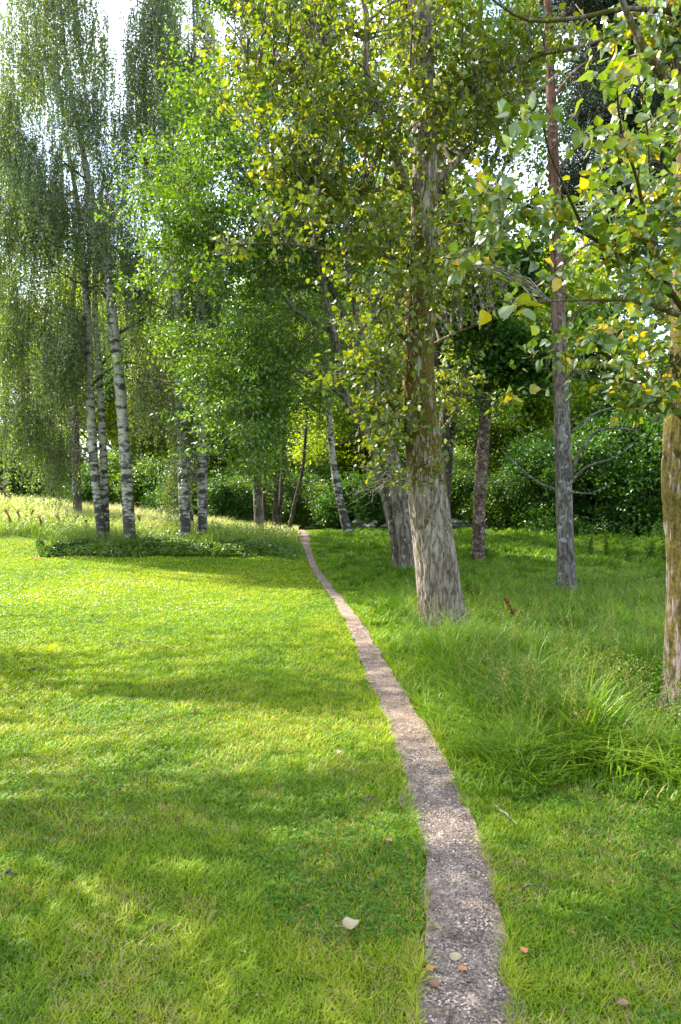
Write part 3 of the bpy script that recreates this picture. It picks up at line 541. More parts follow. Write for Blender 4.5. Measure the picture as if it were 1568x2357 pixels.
# --- big leaning poplar beside the path
t = ground_base(polyline([(1024, 1460, 106), (1013, 1380, 99), (998, 1250, 93), (985, 1150, 88), (972, 1000, 80), (963, 850, 73), (968, 700, 64), (974, 560, 60), (978, 400, 56), (975, 200, 52), (965, 0, 50), (955, -300, 44), (950, -700, 32)], 9.35))
ls = [polyline([(940, 440, 20, 9.5), (905, 345, 18, 9.2), (879, 265, 17, 9.0), (842, 155, 15, 8.8), (845, 90, 13, 8.7), (838, 10, 10, 8.6), (800, -120, 6, 8.5)]),
      polyline([(845, 90, 12, 8.7), (800, 72, 10, 8.6), (740, 95, 8, 8.5), (660, 140, 6, 8.4), (570, 130, 4, 8.3)]),
      polyline([(990, 425, 20, 9.7), (1016, 402, 18, 9.8), (1104, 325, 14, 10.0), (1194, 245, 10, 10.2), (1290, 165, 6, 10.4)]),
      polyline([(990, 265, 18, 9.5), (1060, 222, 17, 9.4), (1184, 148, 15, 9.2), (1254, 120, 13, 9.1), (1330, 108, 10, 9.0), (1450, 60, 6, 8.9)]),
      polyline([(955, 620, 14, 9.4), (880, 585, 10, 9.0), (780, 580, 8, 8.6), (660, 560, 6, 8.3), (520, 565, 3, 8.1)]),
      polyline([(950, 800, 10, 9.4), (910, 760, 8, 9.1), (860, 740, 6, 8.8), (810, 780, 4, 8.7)]),
      polyline([(945, 1020, 8, 9.4), (900, 930, 7, 9.2), (840, 860, 5, 9.0), (770, 880, 3, 8.8)]),
      polyline([(1005, 1000, 8, 9.6), (1040, 960, 6, 9.8), (1070, 890, 4, 10.0)]),
      polyline([(985, 800, 9, 9.7), (1040, 770, 7, 9.7), (1110, 740, 5, 9.6), (1170, 700, 3, 9.5)]),
      polyline([(935, 430, 14, 9.4), (880, 432, 11, 9.2), (800, 460, 8, 9.0), (690, 440, 5, 8.8)])]
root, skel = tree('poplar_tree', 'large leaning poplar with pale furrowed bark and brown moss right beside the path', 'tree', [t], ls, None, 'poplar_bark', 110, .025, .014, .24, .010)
lb = [lobe(640, 250, 8.8, 110, 90, .8), lobe(820, 300, 8.7, 110, 90, .7), lobe(720, 400, 8.8, 110, 90, .7), lobe(700, 70, 8.6, 250, 120, 1.0), lobe(560, 30, 8.6, 150, 80, .7), lobe(760, 230, 8.8, 190, 110, 1.0), lobe(800, 380, 9.0, 150, 100, .9), lobe(880, 540, 9.0, 120, 90, .9), lobe(640, 560, 8.4, 150, 45, .6),
      lobe(880, 680, 8.9, 110, 80, .7), lobe(880, 820, 9.0, 75, 60, .6), lobe(890, 960, 9.1, 72, 90, .5), lobe(895, 1060, 9.2, 55, 45, .35), lobe(1050, 880, 10.0, 45, 80, .5), lobe(1060, 560, 10.2, 80, 130, .9), lobe(1000, 620, 10.6, 60, 150, .5),
      lobe(1060, 200, 9.6, 150, 170, 1.2), lobe(960, 60, 10.6, 160, 130, 1.1), lobe(850, -200, 9, 260, 160, 1.8), lobe(1200, 100, 9.4, 120, 110, .9), lobe(965, 230, 8.9, 70, 130, .35), lobe(960, 40, 8.9, 90, 90, .35), lobe(985, 560, 8.8, 50, 120, .3), lobe(970, 350, 10.8, 110, 140, .6)]
ends = fill(lb + lb[:3], 620, .25, 5, wp=.45); b = Buf(); s2 = grow(b, skel, ends, 6, .10, .004, .07, .03, .009)
sk2 = np.concatenate([skel, s2]); e2 = np.concatenate([along(s2, 6, 3000, .15, .32, .7, .2), fill(lb[10:17], 500, .4, 6, 1.5)]); s3 = grow(b, sk2, e2, 6, .06, .0022, .10, .008, .006, sides=3); C = along(s3, 6, 7400, .2, .05, .7, .6)
clusters_to_leaves(b, C, 4, .07, .086, .86, 'heart', up=.6, droop=.5, rb=.08, rs=.74)
# bare drooping shoots under the foliage
e = W(830, 1140, 9.0) + RNG.normal(0, 1, (11, 3)) * [.22, .3, .10]; grow(b, sample_poly(polyline([(930, 1040, 8, 9.3), (950, 1110, 8, 9.4)])), e, 7, .10, .002, .06, .006, .004)
b.obj('crown', [M['poplar_leaf'], M['twig']], root)

RNG = np.random.default_rng(501)
# --- mossy poplar at the right edge, its long boughs reach over the path
t = ground_base(polyline([(1597, 1655, 140), (1599, 1500, 128), (1603, 1300, 122), (1591, 1100, 122), (1595, 900, 110), (1603, 700, 104), (1613, 300, 100), (1587, 0, 96), (1590, -400, 80)], 5.3))
ls = [polyline([(1585, 310, 28, 5.2), (1560, 240, 25, 5.1), (1520, 165, 22, 5.0), (1484, 112, 19, 4.9), (1452, 50, 16, 4.9), (1425, -20, 13, 4.8), (1390, -160, 8, 4.8)]),
      polyline([(1580, 40, 14, 5.2), (1534, 24, 12, 5.1), (1434, 20, 10, 5.0), (1334, 40, 9, 4.9), (1219, 47, 7, 4.8), (1150, 10, 5, 4.7), (1100, -30, 3, 4.6)]),
      polyline([(1590, 735, 16, 5.1), (1545, 670, 13, 4.9), (1515, 600, 11, 4.6), (1490, 545, 10, 4.3), (1469, 420, 8, 4.0), (1432, 310, 6, 3.7), (1420, 200, 4, 3.5)]),
      polyline([(1545, 680, 13, 5.0), (1450, 600, 11, 4.8), (1334, 530, 9, 4.5), (1244, 485, 7, 4.2), (1134, 440, 5, 3.9), (1094, 410, 3, 3.8)]),
      polyline([(1575, 730, 13, 5.0), (1470, 695, 9, 4.5), (1330, 690, 6, 3.9), (1210, 696, 5, 3.4), (1130, 690, 3, 3.1)]),
      polyline([(1515, 600, 9, 4.6), (1500, 450, 7, 4.4), (1490, 300, 5, 4.2), (1470, 170, 4, 4.0)]),
      polyline([(1570, 960, 12, 5.1), (1510, 900, 8, 4.9), (1420, 870, 5, 4.7), (1300, 880, 3, 4.5)]),
      polyline([(1340, 520, 7, 4.5), (1300, 430, 6, 3.7), (1262, 340, 5, 3.1), (1248, 260, 3, 2.8)])]
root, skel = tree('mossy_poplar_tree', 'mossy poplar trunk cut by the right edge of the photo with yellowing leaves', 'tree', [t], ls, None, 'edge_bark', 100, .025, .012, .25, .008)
lb = [lobe(1500, 330, 4.6, 80, 180, .5), lobe(1470, 560, 4.6, 120, 110, .6), lobe(1350, 560, 4.5, 130, 80, .5), lobe(1500, 760, 4.9, 90, 110, .5), lobe(1380, 680, 4.2, 120, 60, .5), lobe(1220, 490, 4.2, 110, 60, .35),
      lobe(1540, 60, 5.2, 100, 120, .7), lobe(1520, 930, 4.9, 60, 70, .3), lobe(1300, 770, 4.5, 110, 70, .5), lobe(1500, 1010, 4.9, 35, 30, .2), lobe(1650, 500, 5.5, 120, 500, 1.2), lobe(1330, 880, 4.5, 60, 40, .2)]
b = Buf(); ends = fill(lb, 210, .42, 15, 2); s2 = grow(b, skel, ends, 6, .08, .002, .06, .010, .006)
e2 = along(s2, 6, 1050, .2, .16, .7); s3 = grow(b, np.concatenate([skel, s2]), e2, 6, .06, .0016, .10, .005, .004, sides=3); C = along(s3, 6, 3300, .25, .03, .8); clusters_to_leaves(b, C, 3, .055, .074, .86, 'heart', up=.5, droop=.4, rb=.0, rs=.95)
# large sprays close to the camera
near = [lobe(1230, 270, 2.8, 45, 60, .10), lobe(1290, 330, 2.9, 30, 40, .08), lobe(1400, 170, 3.5, 40, 50, .12), lobe(1460, 160, 3.6, 45, 35, .12), lobe(1125, 700, 3.0, 22, 35, .08), lobe(1180, 690, 3.2, 25, 22, .1), lobe(1130, 440, 3.8, 50, 45, .15), lobe(1420, 310, 3.7, 50, 70, .15), lobe(1050, 600, 3.9, 30, 22, .1)]
C = fill(near, 60, 0, 17, shell=.4); grow(b, skel, C, 5, .05, .0012, .05, .003, .003, sides=4); clusters_to_leaves(b, C, 3, .04, .078, .86, 'heart', up=.35, droop=.5, rb=.2, rs=.75)
b.obj('crown', [M['edge_leaf'], M['twig']], root)

RNG = np.random.default_rng(502)
# --- two-stemmed tree whose bright crown leans out over the lawn
t1 = ground_base(polyline([(945, 1312, 46), (935, 1240, 42), (915, 1130, 38), (890, 1000, 32), (855, 880, 28), (800, 760, 24), (750, 640, 20), (690, 520, 16), (620, 430, 12), (560, 370, 8)], 16.8))
t2 = ground_base(polyline([(925, 1312, 34, 17.2), (912, 1240, 30, 17.2), (888, 1130, 28, 17.2), (850, 1010, 24, 17), (800, 930, 20, 16.6), (770, 780, 18, 16), (730, 600, 14, 15.6), (660, 420, 10, 15.2), (600, 250, 6, 15)]))
ls = [polyline([(870, 920, 18, 16.8), (830, 760, 16, 16.5), (800, 600, 13, 16), (790, 400, 10, 15.6), (760, 200, 7, 15.5), (740, 50, 4, 15.5)]),
      polyline([(760, 760, 12, 16), (690, 720, 10, 15.5), (610, 640, 7, 15), (520, 600, 4, 14.6)]),
      polyline([(800, 920, 12, 16.6), (720, 860, 9, 16), (640, 850, 6, 15.4), (560, 880, 4, 15)]),
      polyline([(700, 540, 10, 16), (640, 420, 8, 15.4), (540, 370, 6, 14.8), (450, 370, 4, 14.4)])]
root, skel = tree('broadleaf_tree', 'two-stemmed tree behind the poplar whose bright green crown leans over the lawn', 'tree', [t1, t2], ls, None, 'grey_bark', 28, .08, .012, .25)
lb = [lobe(530, 470, 14.6, 200, 300, 2.2), lobe(410, 420, 14.2, 85, 170, 1.4), lobe(620, 180, 15.4, 190, 170, 2.2), lobe(470, 250, 14.6, 90, 90, 1.4), lobe(560, 900, 14.8, 110, 230, 1.7), lobe(640, 820, 15.6, 120, 190, 1.8), lobe(700, 520, 16, 150, 220, 2.2), lobe(800, 260, 16.4, 130, 220, 2.2), lobe(600, -60, 16, 200, 150, 2.4), lobe(590, 1040, 15, 90, 110, 1.4), lobe(500, 760, 14.5, 110, 120, 1.5), lobe(390, 620, 14.2, 60, 110, 1.1)]
b = Buf(); ends = fill(lb, 270, 0, 25, wp=.75); s2 = grow(b, skel, ends, 7, .10, .006, .05, .05, .017)
e2 = along(s2, 7, 3000, .30, .55, .6, .35); s3 = grow(b, np.concatenate([skel, s2]), e2, 6, .10, .003, .07, .012, .006, sides=3)
C = along(s3, 6, 17500, .15, .12, .4); clusters_to_leaves(b, C, 11, .13, .098, .55, 'quad', up=.9, droop=.45, flat=.45)
b.obj('crown', [M['bright_leaf'], M['twig']], root)

RNG = np.random.default_rng(503)
# --- several-stemmed tree behind the poplar
tt = [ground_base(polyline([(1012, 1285, 30), (1020, 1100, 26), (1030, 900, 24), (1045, 740, 20), (1075, 600, 16), (1120, 420, 12), (1180, 250, 8), (1220, 80, 4)], 19.5)),
      ground_base(polyline([(1020, 1285, 26), (1035, 1000, 22), (1062, 820, 20), (1085, 700, 18), (1110, 500, 14), (1120, 300, 10), (1110, 100, 6), (1100, -100, 4)], 20.0)),
      ground_base(polyline([(1004, 1285, 24), (1000, 1000, 20), (1010, 800, 18), (1020, 500, 14), (1050, 250, 10), (1040, 0, 6)], 19.9))]
ls = [polyline([(1060, 650, 12, 19.7), (1140, 540, 9, 19.5), (1220, 470, 6, 19)]), polyline([(1100, 520, 10, 20), (1180, 350, 8, 20), (1290, 230, 5, 20)])]
root, skel = tree('slender_tree', 'tree of three slender dark stems rising behind the large leaning poplar', 'tree', tt, ls, None, 'dark_bark', 14, .12, .006, .2)
lb = [lobe(1100, 520, 19.5, 130, 150, 2.2), lobe(1180, 300, 19.5, 150, 190, 2.6), lobe(1060, 100, 20, 170, 170, 2.8), lobe(1230, 60, 20, 140, 170, 2.4), lobe(1120, 740, 19.5, 90, 90, 1.6), lobe(900, 250, 20.5, 150, 230, 2.4), lobe(860, 700, 22, 90, 130, 1.6), lobe(880, 500, 21, 100, 150, 2), lobe(1220, 600, 19.5, 90, 110, 1.6), lobe(1240, 380, 19.2, 110, 130, 1.8), lobe(1340, 480, 19.5, 80, 90, 1.5), lobe(1040, 950, 20, 60, 110, 1.2), lobe(1000, -200, 20, 300, 150, 3)]
b = Buf(); ends = fill(lb, 260, .42, 35, .7); s2 = grow(b, skel, ends, 7, .08, .008, .05, .06, .018)
e2 = along(s2, 7, 2400, .3, .8, .6, .4); s3 = grow(b, np.concatenate([skel, s2]), e2, 6, .10, .004, .07, .012, .006, sides=3); C = along(s3, 6, 11500, .15, .15, .4); clusters_to_leaves(b, C, 9, .17, .115, .65, 'quad', up=.8, droop=.4, flat=.45)
b.obj('crown', [M['mid_leaf'], M['twig']], root)

RNG = np.random.default_rng(504)
# --- maple with brown banded trunk
t = ground_base(polyline([(1101, 1286, 30), (1103, 1200, 28), (1107, 1100, 27), (1113, 1000, 27), (1122, 900, 25), (1130, 800, 22), (1136, 700, 18), (1150, 560, 12), (1160, 400, 6)], 18.8))
ls = [polyline([(1118, 960, 10, 18.8), (1170, 880, 7, 18.5), (1230, 820, 5, 18)]), polyline([(1126, 840, 9, 18.8), (1080, 760, 6, 18.6), (1050, 690, 4, 18.4)]), polyline([(1132, 760, 9, 18.8), (1200, 700, 6, 18.4), (1270, 660, 4, 18)])]
root, skel = tree('maple_tree', 'slim maple with a brown banded trunk between the leaning poplar and the pine', 'tree', [t], ls, None, 'brown_bark', 24, .07, .007, .12)
lb = [lobe(1180, 800, 18.5, 100, 90, 1.5), lobe(1240, 850, 18.0, 90, 60, 1.3), lobe(1110, 700, 18.6, 90, 90, 1.5), lobe(1090, 870, 18.6, 50, 70, 1.0), lobe(1200, 640, 18.8, 90, 80, 1.4), lobe(1370, 830, 17.5, 110, 50, 1.2), lobe(1380, 740, 18, 90, 60, 1.0)]
b = Buf(); ends = fill(lb, 90, .4, 45, .8); s2 = grow(b, skel, ends, 6, .08, .004, .05, .02, .008)
C = fill(lb, 3000, .47, 46, 1.0); grow(b, np.concatenate([skel, s2]), C[::2], 4, .02, .003, .08, .006, .003, sides=3); clusters_to_leaves(b, C, 8, .22, .13, 1.0, 'blob', up=1.0, droop=.15, flat=.35)
b.obj('crown', [M['dark_leaf'], M['twig']], root)

RNG = np.random.default_rng(505)
# --- pine
t = ground_base(polyline([(1306, 1372, 44), (1303, 1300, 40), (1299, 1150, 37), (1295, 1000, 35), (1290, 850, 33), (1285, 700, 31), (1280, 500, 27), (1272, 300, 23), (1264, 100, 19), (1258, -100, 15), (1250, -400, 8)], 13.0))
ls = [polyline([(1308, 1110, 10, 12.9), (1330, 1050, 8, 12.7), (1365, 1000, 6, 12.5), (1400, 985, 5, 12.3), (1470, 990, 3, 12)]),
      polyline([(1306, 1120, 7, 12.9), (1350, 1075, 6, 12.6), (1420, 1050, 4, 12.2), (1480, 1000, 2, 12)]),
      polyline([(1294, 1130, 6, 13), (1240, 1110, 5, 13.1), (1190, 1070, 4, 13.2), (1150, 1030, 3, 13.3)]),
      polyline([(1300, 1010, 6, 13), (1350, 965, 5, 12.9), (1400, 940, 4, 12.8), (1500, 935, 3, 12.6)]),
      polyline([(1308, 1130, 6, 12.9), (1360, 1135, 4, 12.7), (1410, 1110, 2, 12.5)]),
      polyline([(1297, 880, 6, 13), (1360, 840, 5, 12.9), (1450, 850, 4, 12.7), (1530, 820, 2, 12.5)]),
      polyline([(1292, 760, 6, 13), (1350, 700, 5, 12.8), (1430, 690, 4, 12.6), (1520, 650, 2, 12.4)]),
      polyline([(1288, 700, 6, 13), (1230, 690, 4, 13.1), (1160, 720, 3, 13.2)]),
      polyline([(1285, 620, 7, 13), (1360, 560, 5, 13.2), (1440, 560, 4, 13.4), (1530, 500, 3, 13.6)]),
      polyline([(1275, 400, 8, 13), (1340, 330, 6, 13.4), (1430, 300, 5, 13.8), (1520, 250, 3, 14)]),
      polyline([(1268, 230, 8, 13), (1340, 150, 6, 13.4), (1440, 120, 4, 13.8)]), polyline([(1262, 60, 8, 13), (1360, 0, 6, 13.4), (1480, -20, 4, 13.6)])]
root, skel = tree('pine_tree', 'straight pine with grey lower and reddish upper trunk and bare lower branches', 'tree', [t], ls, None, 'pine_bark', 40, .05, .012, .18, .006)
lb = [lobe(1430, 120, 13.8, 100, 130, 1.1), lobe(1380, 260, 13.6, 90, 90, 1.0), lobe(1480, 300, 13.8, 90, 120, 1.0), lobe(1450, 420, 13.6, 90, 60, .9), lobe(1380, 30, 13.8, 130, 90, 1.2), lobe(1500, 480, 13.6, 60, 60, .7), lobe(1340, 430, 13.9, 80, 90, .9), lobe(1420, 520, 14.2, 90, 60, .8), lobe(1400, 180, 14.4, 130, 170, .9), lobe(1480, 380, 14.4, 100, 140, .9), lobe(1330, -150, 13.5, 220, 140, 1.6), lobe(1560, 180, 14, 80, 160, 1.0)]
b = Buf(); ends = fill(lb, 120, .4, 55); s2 = grow(b, skel, ends, 6, .05, .004, .05, .02, .008)
C = fill(lb, 6500, .38, 56, 1.5); grow(b, np.concatenate([skel, s2]), C[::2], 4, .02, .003, .06, .006, .003, sides=3)
n = len(C) * 34; P = np.repeat(C, 34, 0) + RNG.normal(0, .09, (n, 3)); leaves(b, P, RNG.normal(0, 1, (n, 3)) + [0, 0, .4], RNG.normal(0, 1, (n, 3)), .09, .017, RNG.random(n))
b.obj('crown', [M['needle'], M['twig']], root)

RNG = np.random.default_rng(506)
# --- birches
def birch(label, trunks, lobes, seed, n, per=27, name='birch_tree', nl=10, lf=.068, group='birch trees around the lawn', leaf='birch_leaf', z0=.3, wl=1.8):
    root, skel = tree(name, label, 'tree', trunks, (), group, 'birch_bark', 22, .08, .005, .22)
    b = Buf(); al = []
    for t_ in trunks:
        for l_ in auto_limbs(t_, z0, .97, nl, 3.0, .9, .35, .33): b = Buf(); stem_tube(b, l_, .25, 6, 0, 0, 0); al.append(sample_poly(l_)); b.obj('branch', [M['dark_bark']], root)
    skel = np.concatenate([skel] + al)
    b = Buf(); ends = fill(lobes, 130, .38, seed, .8); s2 = grow(b, skel, ends, 6, .10, .004, .05, .025, .008)
    lobes = lobes + [(c_ - np.array([0, 1.9, 0]) + [.3, 0, 0], (r_[0] * .8, r_[1] * .7, r_[2] * .9)) for c_, r_ in lobes if c_[2] > 5]
    C = fill(lobes, int(n * 1.02), .45, seed + 1, .8); grow(b, np.concatenate([skel, s2]), C[::3], 4, .12, .003, .06, .008, .003, sides=3)
    weep(b, C, per, wl, lf, .78); b.obj('crown', [M[leaf], M['twig']], root); return root
bt = lambda pts, Y_: ground_base(polyline(pts, Y_))
birch('twin-stemmed white birch standing leftmost of the four birches on the lawn edge',
      [bt([(240, 1256, 24), (228, 1180, 20), (215, 1050, 20), (207, 900, 19), (203, 780, 17), (196, 640, 14), (180, 480, 11), (150, 300, 8), (130, 120, 5)], 20.8),
       bt([(244, 1256, 20), (240, 1100, 17), (234, 950, 16), (226, 820, 14), (218, 700, 12), (225, 540, 9), (240, 400, 6)], 21.1)],
      [lobe(50, 480, 21.5, 100, 150, 1.8), lobe(40, 730, 22, 90, 150, 1.8), lobe(90, 960, 21.8, 85, 110, 1.5), lobe(170, 780, 22, 80, 130, 1.6), lobe(30, 980, 22, 60, 110, 1.3), lobe(150, 1010, 22, 40, 80, 1.0)], 70, 4600)
birch('tallest white birch, second from the left, its pale stem leaning left as it rises',
      [bt([(300, 1260, 30), (296, 1180, 26), (285, 1000, 25), (272, 850, 24), (260, 740, 23), (245, 600, 21), (215, 470, 17), (195, 370, 14), (165, 220, 10), (145, 80, 8), (130, -150, 5)], 20.4)],
      [lobe(140, 60, 21.5, 110, 160, 2.0), lobe(60, 340, 21.5, 90, 100, 1.6), lobe(120, 430, 21.3, 110, 90, 1.5), lobe(190, 290, 21.5, 100, 130, 1.8), lobe(60, 180, 21.8, 90, 160, 1.6), lobe(235, 150, 21.5, 45, 150, 1.1), lobe(250, 330, 21.5, 50, 90, 1.1), lobe(240, 500, 21, 80, 120, 1.5), lobe(150, 560, 21, 90, 110, 1.4), lobe(290, 740, 21, 60, 110, 1.3), lobe(140, -200, 21.5, 150, 160, 2)], 72, 6000)
birch('white birch third from the left, its pale banded stem nearly upright',
      [bt([(432, 1260, 26), (424, 1180, 24), (417, 1000, 22), (412, 850, 20), (408, 700, 17), (395, 500, 14), (380, 300, 11), (370, 100, 8), (365, -100, 5)], 20.9)],
      [lobe(370, 90, 22, 70, 150, 1.4), lobe(335, 180, 22, 45, 110, 1.1), lobe(320, 350, 22.6, 60, 120, 1.3), lobe(340, 620, 22.5, 75, 120, 1.6), lobe(345, 880, 22.5, 65, 110, 1.4), lobe(400, 350, 22.5, 80, 150, 1.6), lobe(390, -140, 22, 90, 120, 1.6), lobe(420, 780, 22.3, 50, 90, 1.2)], 74, 4400)
birch('dark-stemmed birch nearest the path of the four birches on the lawn edge',
      [bt([(465, 1262, 25), (466, 1150, 22), (465, 1000, 22), (464, 880, 20), (462, 700, 17), (455, 500, 13), (450, 250, 9), (445, 0, 6)], 21.3)],
      [lobe(450, 150, 23.5, 70, 170, 1.5), lobe(430, 930, 22.8, 50, 100, 1.2), lobe(390, 1080, 22.5, 45, 60, .9), lobe(480, 650, 23, 60, 120, 1.3)], 76, 2600)
birch('thin dark birch close behind the two right-hand birches',
      [bt([(442, 1245, 14), (436, 1150, 13), (432, 1000, 12), (428, 850, 10), (430, 650, 7), (440, 450, 5)], 23.5)], [lobe(440, 560, 24, 70, 130, 1.3), lobe(420, 700, 24, 50, 90, 1.2)], 78, 1200)
birch('leaning birch standing just right of the path in the distance',
      [bt([(806, 1228, 24), (792, 1190, 20), (775, 1110, 17), (765, 1040, 15), (757, 950, 14), (752, 880, 13), (745, 780, 11), (740, 700, 8), (745, 560, 5)], 25.5)],
      [lobe(760, 760, 26, 70, 90, 1.5), lobe(720, 640, 26, 90, 90, 1.6), lobe(800, 620, 26, 70, 90, 1.5)], 80, 1500, leaf='mid_leaf')

# --- stems around the mouth of the path
def plain(label, trunks, lobes, seed, n, leaf='mid_leaf', bark='dark_bark', L0=.12, name='woodland_tree', group='woodland trees around the path mouth', per=9, wr=.6, gap=.46):
    root, skel = tree(name, label, 'tree', trunks, (), group, bark, 14, .15, .006, .2)
    b = Buf(); ends = fill(lobes, max(30, n // 25), .4, seed, .8); s2 = grow(b, skel, ends, 6, .10, .004, .05, .04, .010)
    C = fill(lobes, n, gap, seed + 1, .8); grow(b, np.concatenate([skel, s2]), C[::3], 4, .04, .003, .08, .008, .003, sides=3)
    clusters_to_leaves(b, C, per, .22, L0, wr, 'quad'); b.obj('crown', [M[leaf], M['twig']], root); return root
plain('short grey trunk half hidden under hanging green foliage left of the path', [bt([(598, 1228, 24), (594, 1170, 20), (590, 1080, 18), (588, 950, 15), (600, 800, 10), (620, 650, 5)], 25)], [lobe(590, 1020, 25, 70, 110, 1.6), lobe(620, 800, 25, 80, 130, 1.8)], 90, 2200, 'bright_leaf', 'grey_bark')
plain('bundle of dark stems standing close together just left of the path', [bt([(632, 1222, 14), (636, 1130, 12), (640, 1000, 11), (638, 860, 9), (650, 700, 6)], 26.5), bt([(640, 1222, 12), (650, 1100, 10), (655, 960, 9), (670, 800, 6)], 26.9), bt([(612, 1222, 9), (608, 1130, 8), (612, 1000, 7), (600, 880, 5)], 26.7)], [lobe(650, 900, 27, 70, 110, 1.5), lobe(640, 720, 27, 80, 110, 1.8)], 92, 1600)
plain('thin curved stem leaning over the far end of the path', [bt([(664, 1218, 9), (680, 1150, 8), (698, 1070, 7), (706, 960, 6), (715, 860, 4)], 28)], [lobe(720, 900, 28.5, 60, 80, 1.4), lobe(700, 1010, 29, 60, 60, 1.2)], 94, 1100, 'back_leaf')
plain('dark upright trunk far behind the two-stemmed tree right of the path', [bt([(905, 1238, 20), (905, 1150, 18), (903, 1000, 16), (900, 800, 12), (890, 600, 6)], 29)], [lobe(860, 760, 29, 100, 130, 2), lobe(930, 620, 29, 90, 120, 2)], 96, 1600)
plain('grey trunk behind the leftmost birch in the long dry grass', [bt([(180, 1200, 20), (176, 1100, 19), (172, 950, 17), (168, 820, 14), (170, 650, 9), (190, 480, 5)], 27)], [lobe(190, 760, 27.5, 110, 150, 2), lobe(120, 1000, 27.5, 90, 90, 1.6), lobe(160, 560, 28, 110, 120, 2)], 98, 2200, 'birch_leaf', 'grey_bark', L0=.10)
plain('brown trunk at the left edge of the photo on the dry grass slope', [bt([(18, 1175, 17), (16, 1080, 15), (14, 950, 14), (10, 800, 11), (0, 600, 6)], 30)], [lobe(20, 850, 30, 100, 120, 2), lobe(-40, 650, 30, 120, 150, 2)], 100, 1600, 'birch_leaf', 'brown_bark', L0=.10)

RNG = np.random.default_rng(507)
# --- woodland trees behind (shared crown meshes, each tree an object with its own trunk and crown)
def back_proto(seed, leaf, H=9.5, n=1500, per=14, L0=.15, low=1.2, gap=.42, gs=.6, sp=.30):
    b = Buf(); tr = np.array([[0, 0, -.1, .19], [.1, 0, 2, .15], [-.1, .1, 5, .11], [.05, 0, 8, .05], [0, 0, H, .02]]); stem_tube(b, tr, .4, 8, 0, .2); tm = b.mesh('trunk', [M['dark_bark']])
    b = Buf(); al = auto_limbs(tr, .2, .95, 14, 3.2, .8, .15, .4); skel = np.concatenate([sample_poly(tr)] + [sample_poly(a) for a in al])
    for a in al: stem_tube(b, a, .5, 5, 0, 0, 1)
    lb = [((RNG.normal(0, 1.1), RNG.normal(0, 1.1), zz), (1.7 * (1 - .35 * zz / H), 1.7, 1.3)) for zz in np.linspace(low + 1, H, 8)]
    ends = fill(lb, 80, .4, seed, .6); s2 = grow(b, skel, ends, 5, .1, .006, .05, .04, .01)
    C = fill(lb, int(n * 1.7), gap, seed + 1, gs); clusters_to_leaves(b, C, per, sp, L0, .75, 'quad'); cm = b.mesh('crown', [M[leaf], M['dark_bark']]); return tm, cm
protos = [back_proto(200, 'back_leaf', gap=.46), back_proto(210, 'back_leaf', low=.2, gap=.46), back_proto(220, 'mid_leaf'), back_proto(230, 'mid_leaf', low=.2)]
BT = ['beyond the left edge of the dry grass slope', 'in the wood behind the leftmost brown trunk', 'in the wood between the brown trunk and the twin-stemmed birch', 'in the wood directly behind the twin-stemmed birch', 'in the wood behind the tallest birch', 'in the wood between the second and third birch', 'in the wood behind the third birch', 'in the wood behind the dark-stemmed birch', 'in the wood between the birches and the short grey trunk', 'behind the short grey trunk', 'behind the bundle of dark stems', 'over the far end of the path', 'closing the view beyond the end of the path', 'tall and far away behind the path mouth', 'tallest and far away behind the leaning birch', 'tallest and far away behind the two-stemmed tree', 'tall and far away behind the four birches', 'tallest and far away behind the big poplar', 'tallest and far away left of the pine',
      'behind the leaning birch right of the path', 'between the leaning birch and the two-stemmed tree', 'beyond the two-stemmed tree', 'far behind the base of the big poplar', 'just right of the big poplar in the distance', 'behind the maple trunk', 'between the maple and the pine in the distance', 'left of the pine beyond the shrubs', 'right of the pine beyond the shrubs', 'left of the mossy trunk beyond the shrubs', 'behind the mossy trunk beyond the shrubs', 'outside the left edge of the photo', 'outside the right edge of the photo', 'outside the right edge, second tree', 'outside the right edge, third tree', 'outside the right edge, nearest tree', 'low between the big poplar and the maple']
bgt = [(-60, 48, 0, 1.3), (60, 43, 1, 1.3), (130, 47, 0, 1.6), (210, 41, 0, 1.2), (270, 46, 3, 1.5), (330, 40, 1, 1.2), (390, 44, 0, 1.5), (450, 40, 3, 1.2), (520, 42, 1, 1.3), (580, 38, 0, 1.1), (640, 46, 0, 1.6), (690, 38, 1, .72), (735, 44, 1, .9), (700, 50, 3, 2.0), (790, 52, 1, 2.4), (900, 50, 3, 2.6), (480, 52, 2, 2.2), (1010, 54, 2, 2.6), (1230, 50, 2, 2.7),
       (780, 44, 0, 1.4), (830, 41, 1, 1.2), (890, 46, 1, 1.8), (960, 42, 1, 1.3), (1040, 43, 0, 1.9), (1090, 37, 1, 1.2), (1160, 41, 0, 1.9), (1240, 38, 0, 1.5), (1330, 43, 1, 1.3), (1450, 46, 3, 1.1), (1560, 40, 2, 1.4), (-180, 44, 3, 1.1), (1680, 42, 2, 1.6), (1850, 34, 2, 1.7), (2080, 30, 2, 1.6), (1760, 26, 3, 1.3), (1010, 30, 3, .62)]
for i, (px, Yd, k, s) in enumerate(bgt):
    x_ = (px - 784) / F * Yd; z_ = float(ground_z(x_, Yd)); cols = ['sunlit yellow-green', 'low-branched yellow-green', 'mid green', 'dense low-branched green'][k]
    if px < 560: lab = cols + ' tree ' + BT[i]
    elif px < 760: lab = cols + ' tree ' + BT[i]
    else: lab = cols + ' tree ' + BT[i]
    r_ = empty('background_tree', (x_, Yd, z_), lab, 'tree', 'background trees of the wood')
    r_.rotation_euler.z = i * 1.7; r_.scale = (s, s, s * (1.0 + .15 * math.sin(i * 3)))
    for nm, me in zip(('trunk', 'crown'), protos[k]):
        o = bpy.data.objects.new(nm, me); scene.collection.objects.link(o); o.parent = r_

RNG = np.random.default_rng(508)
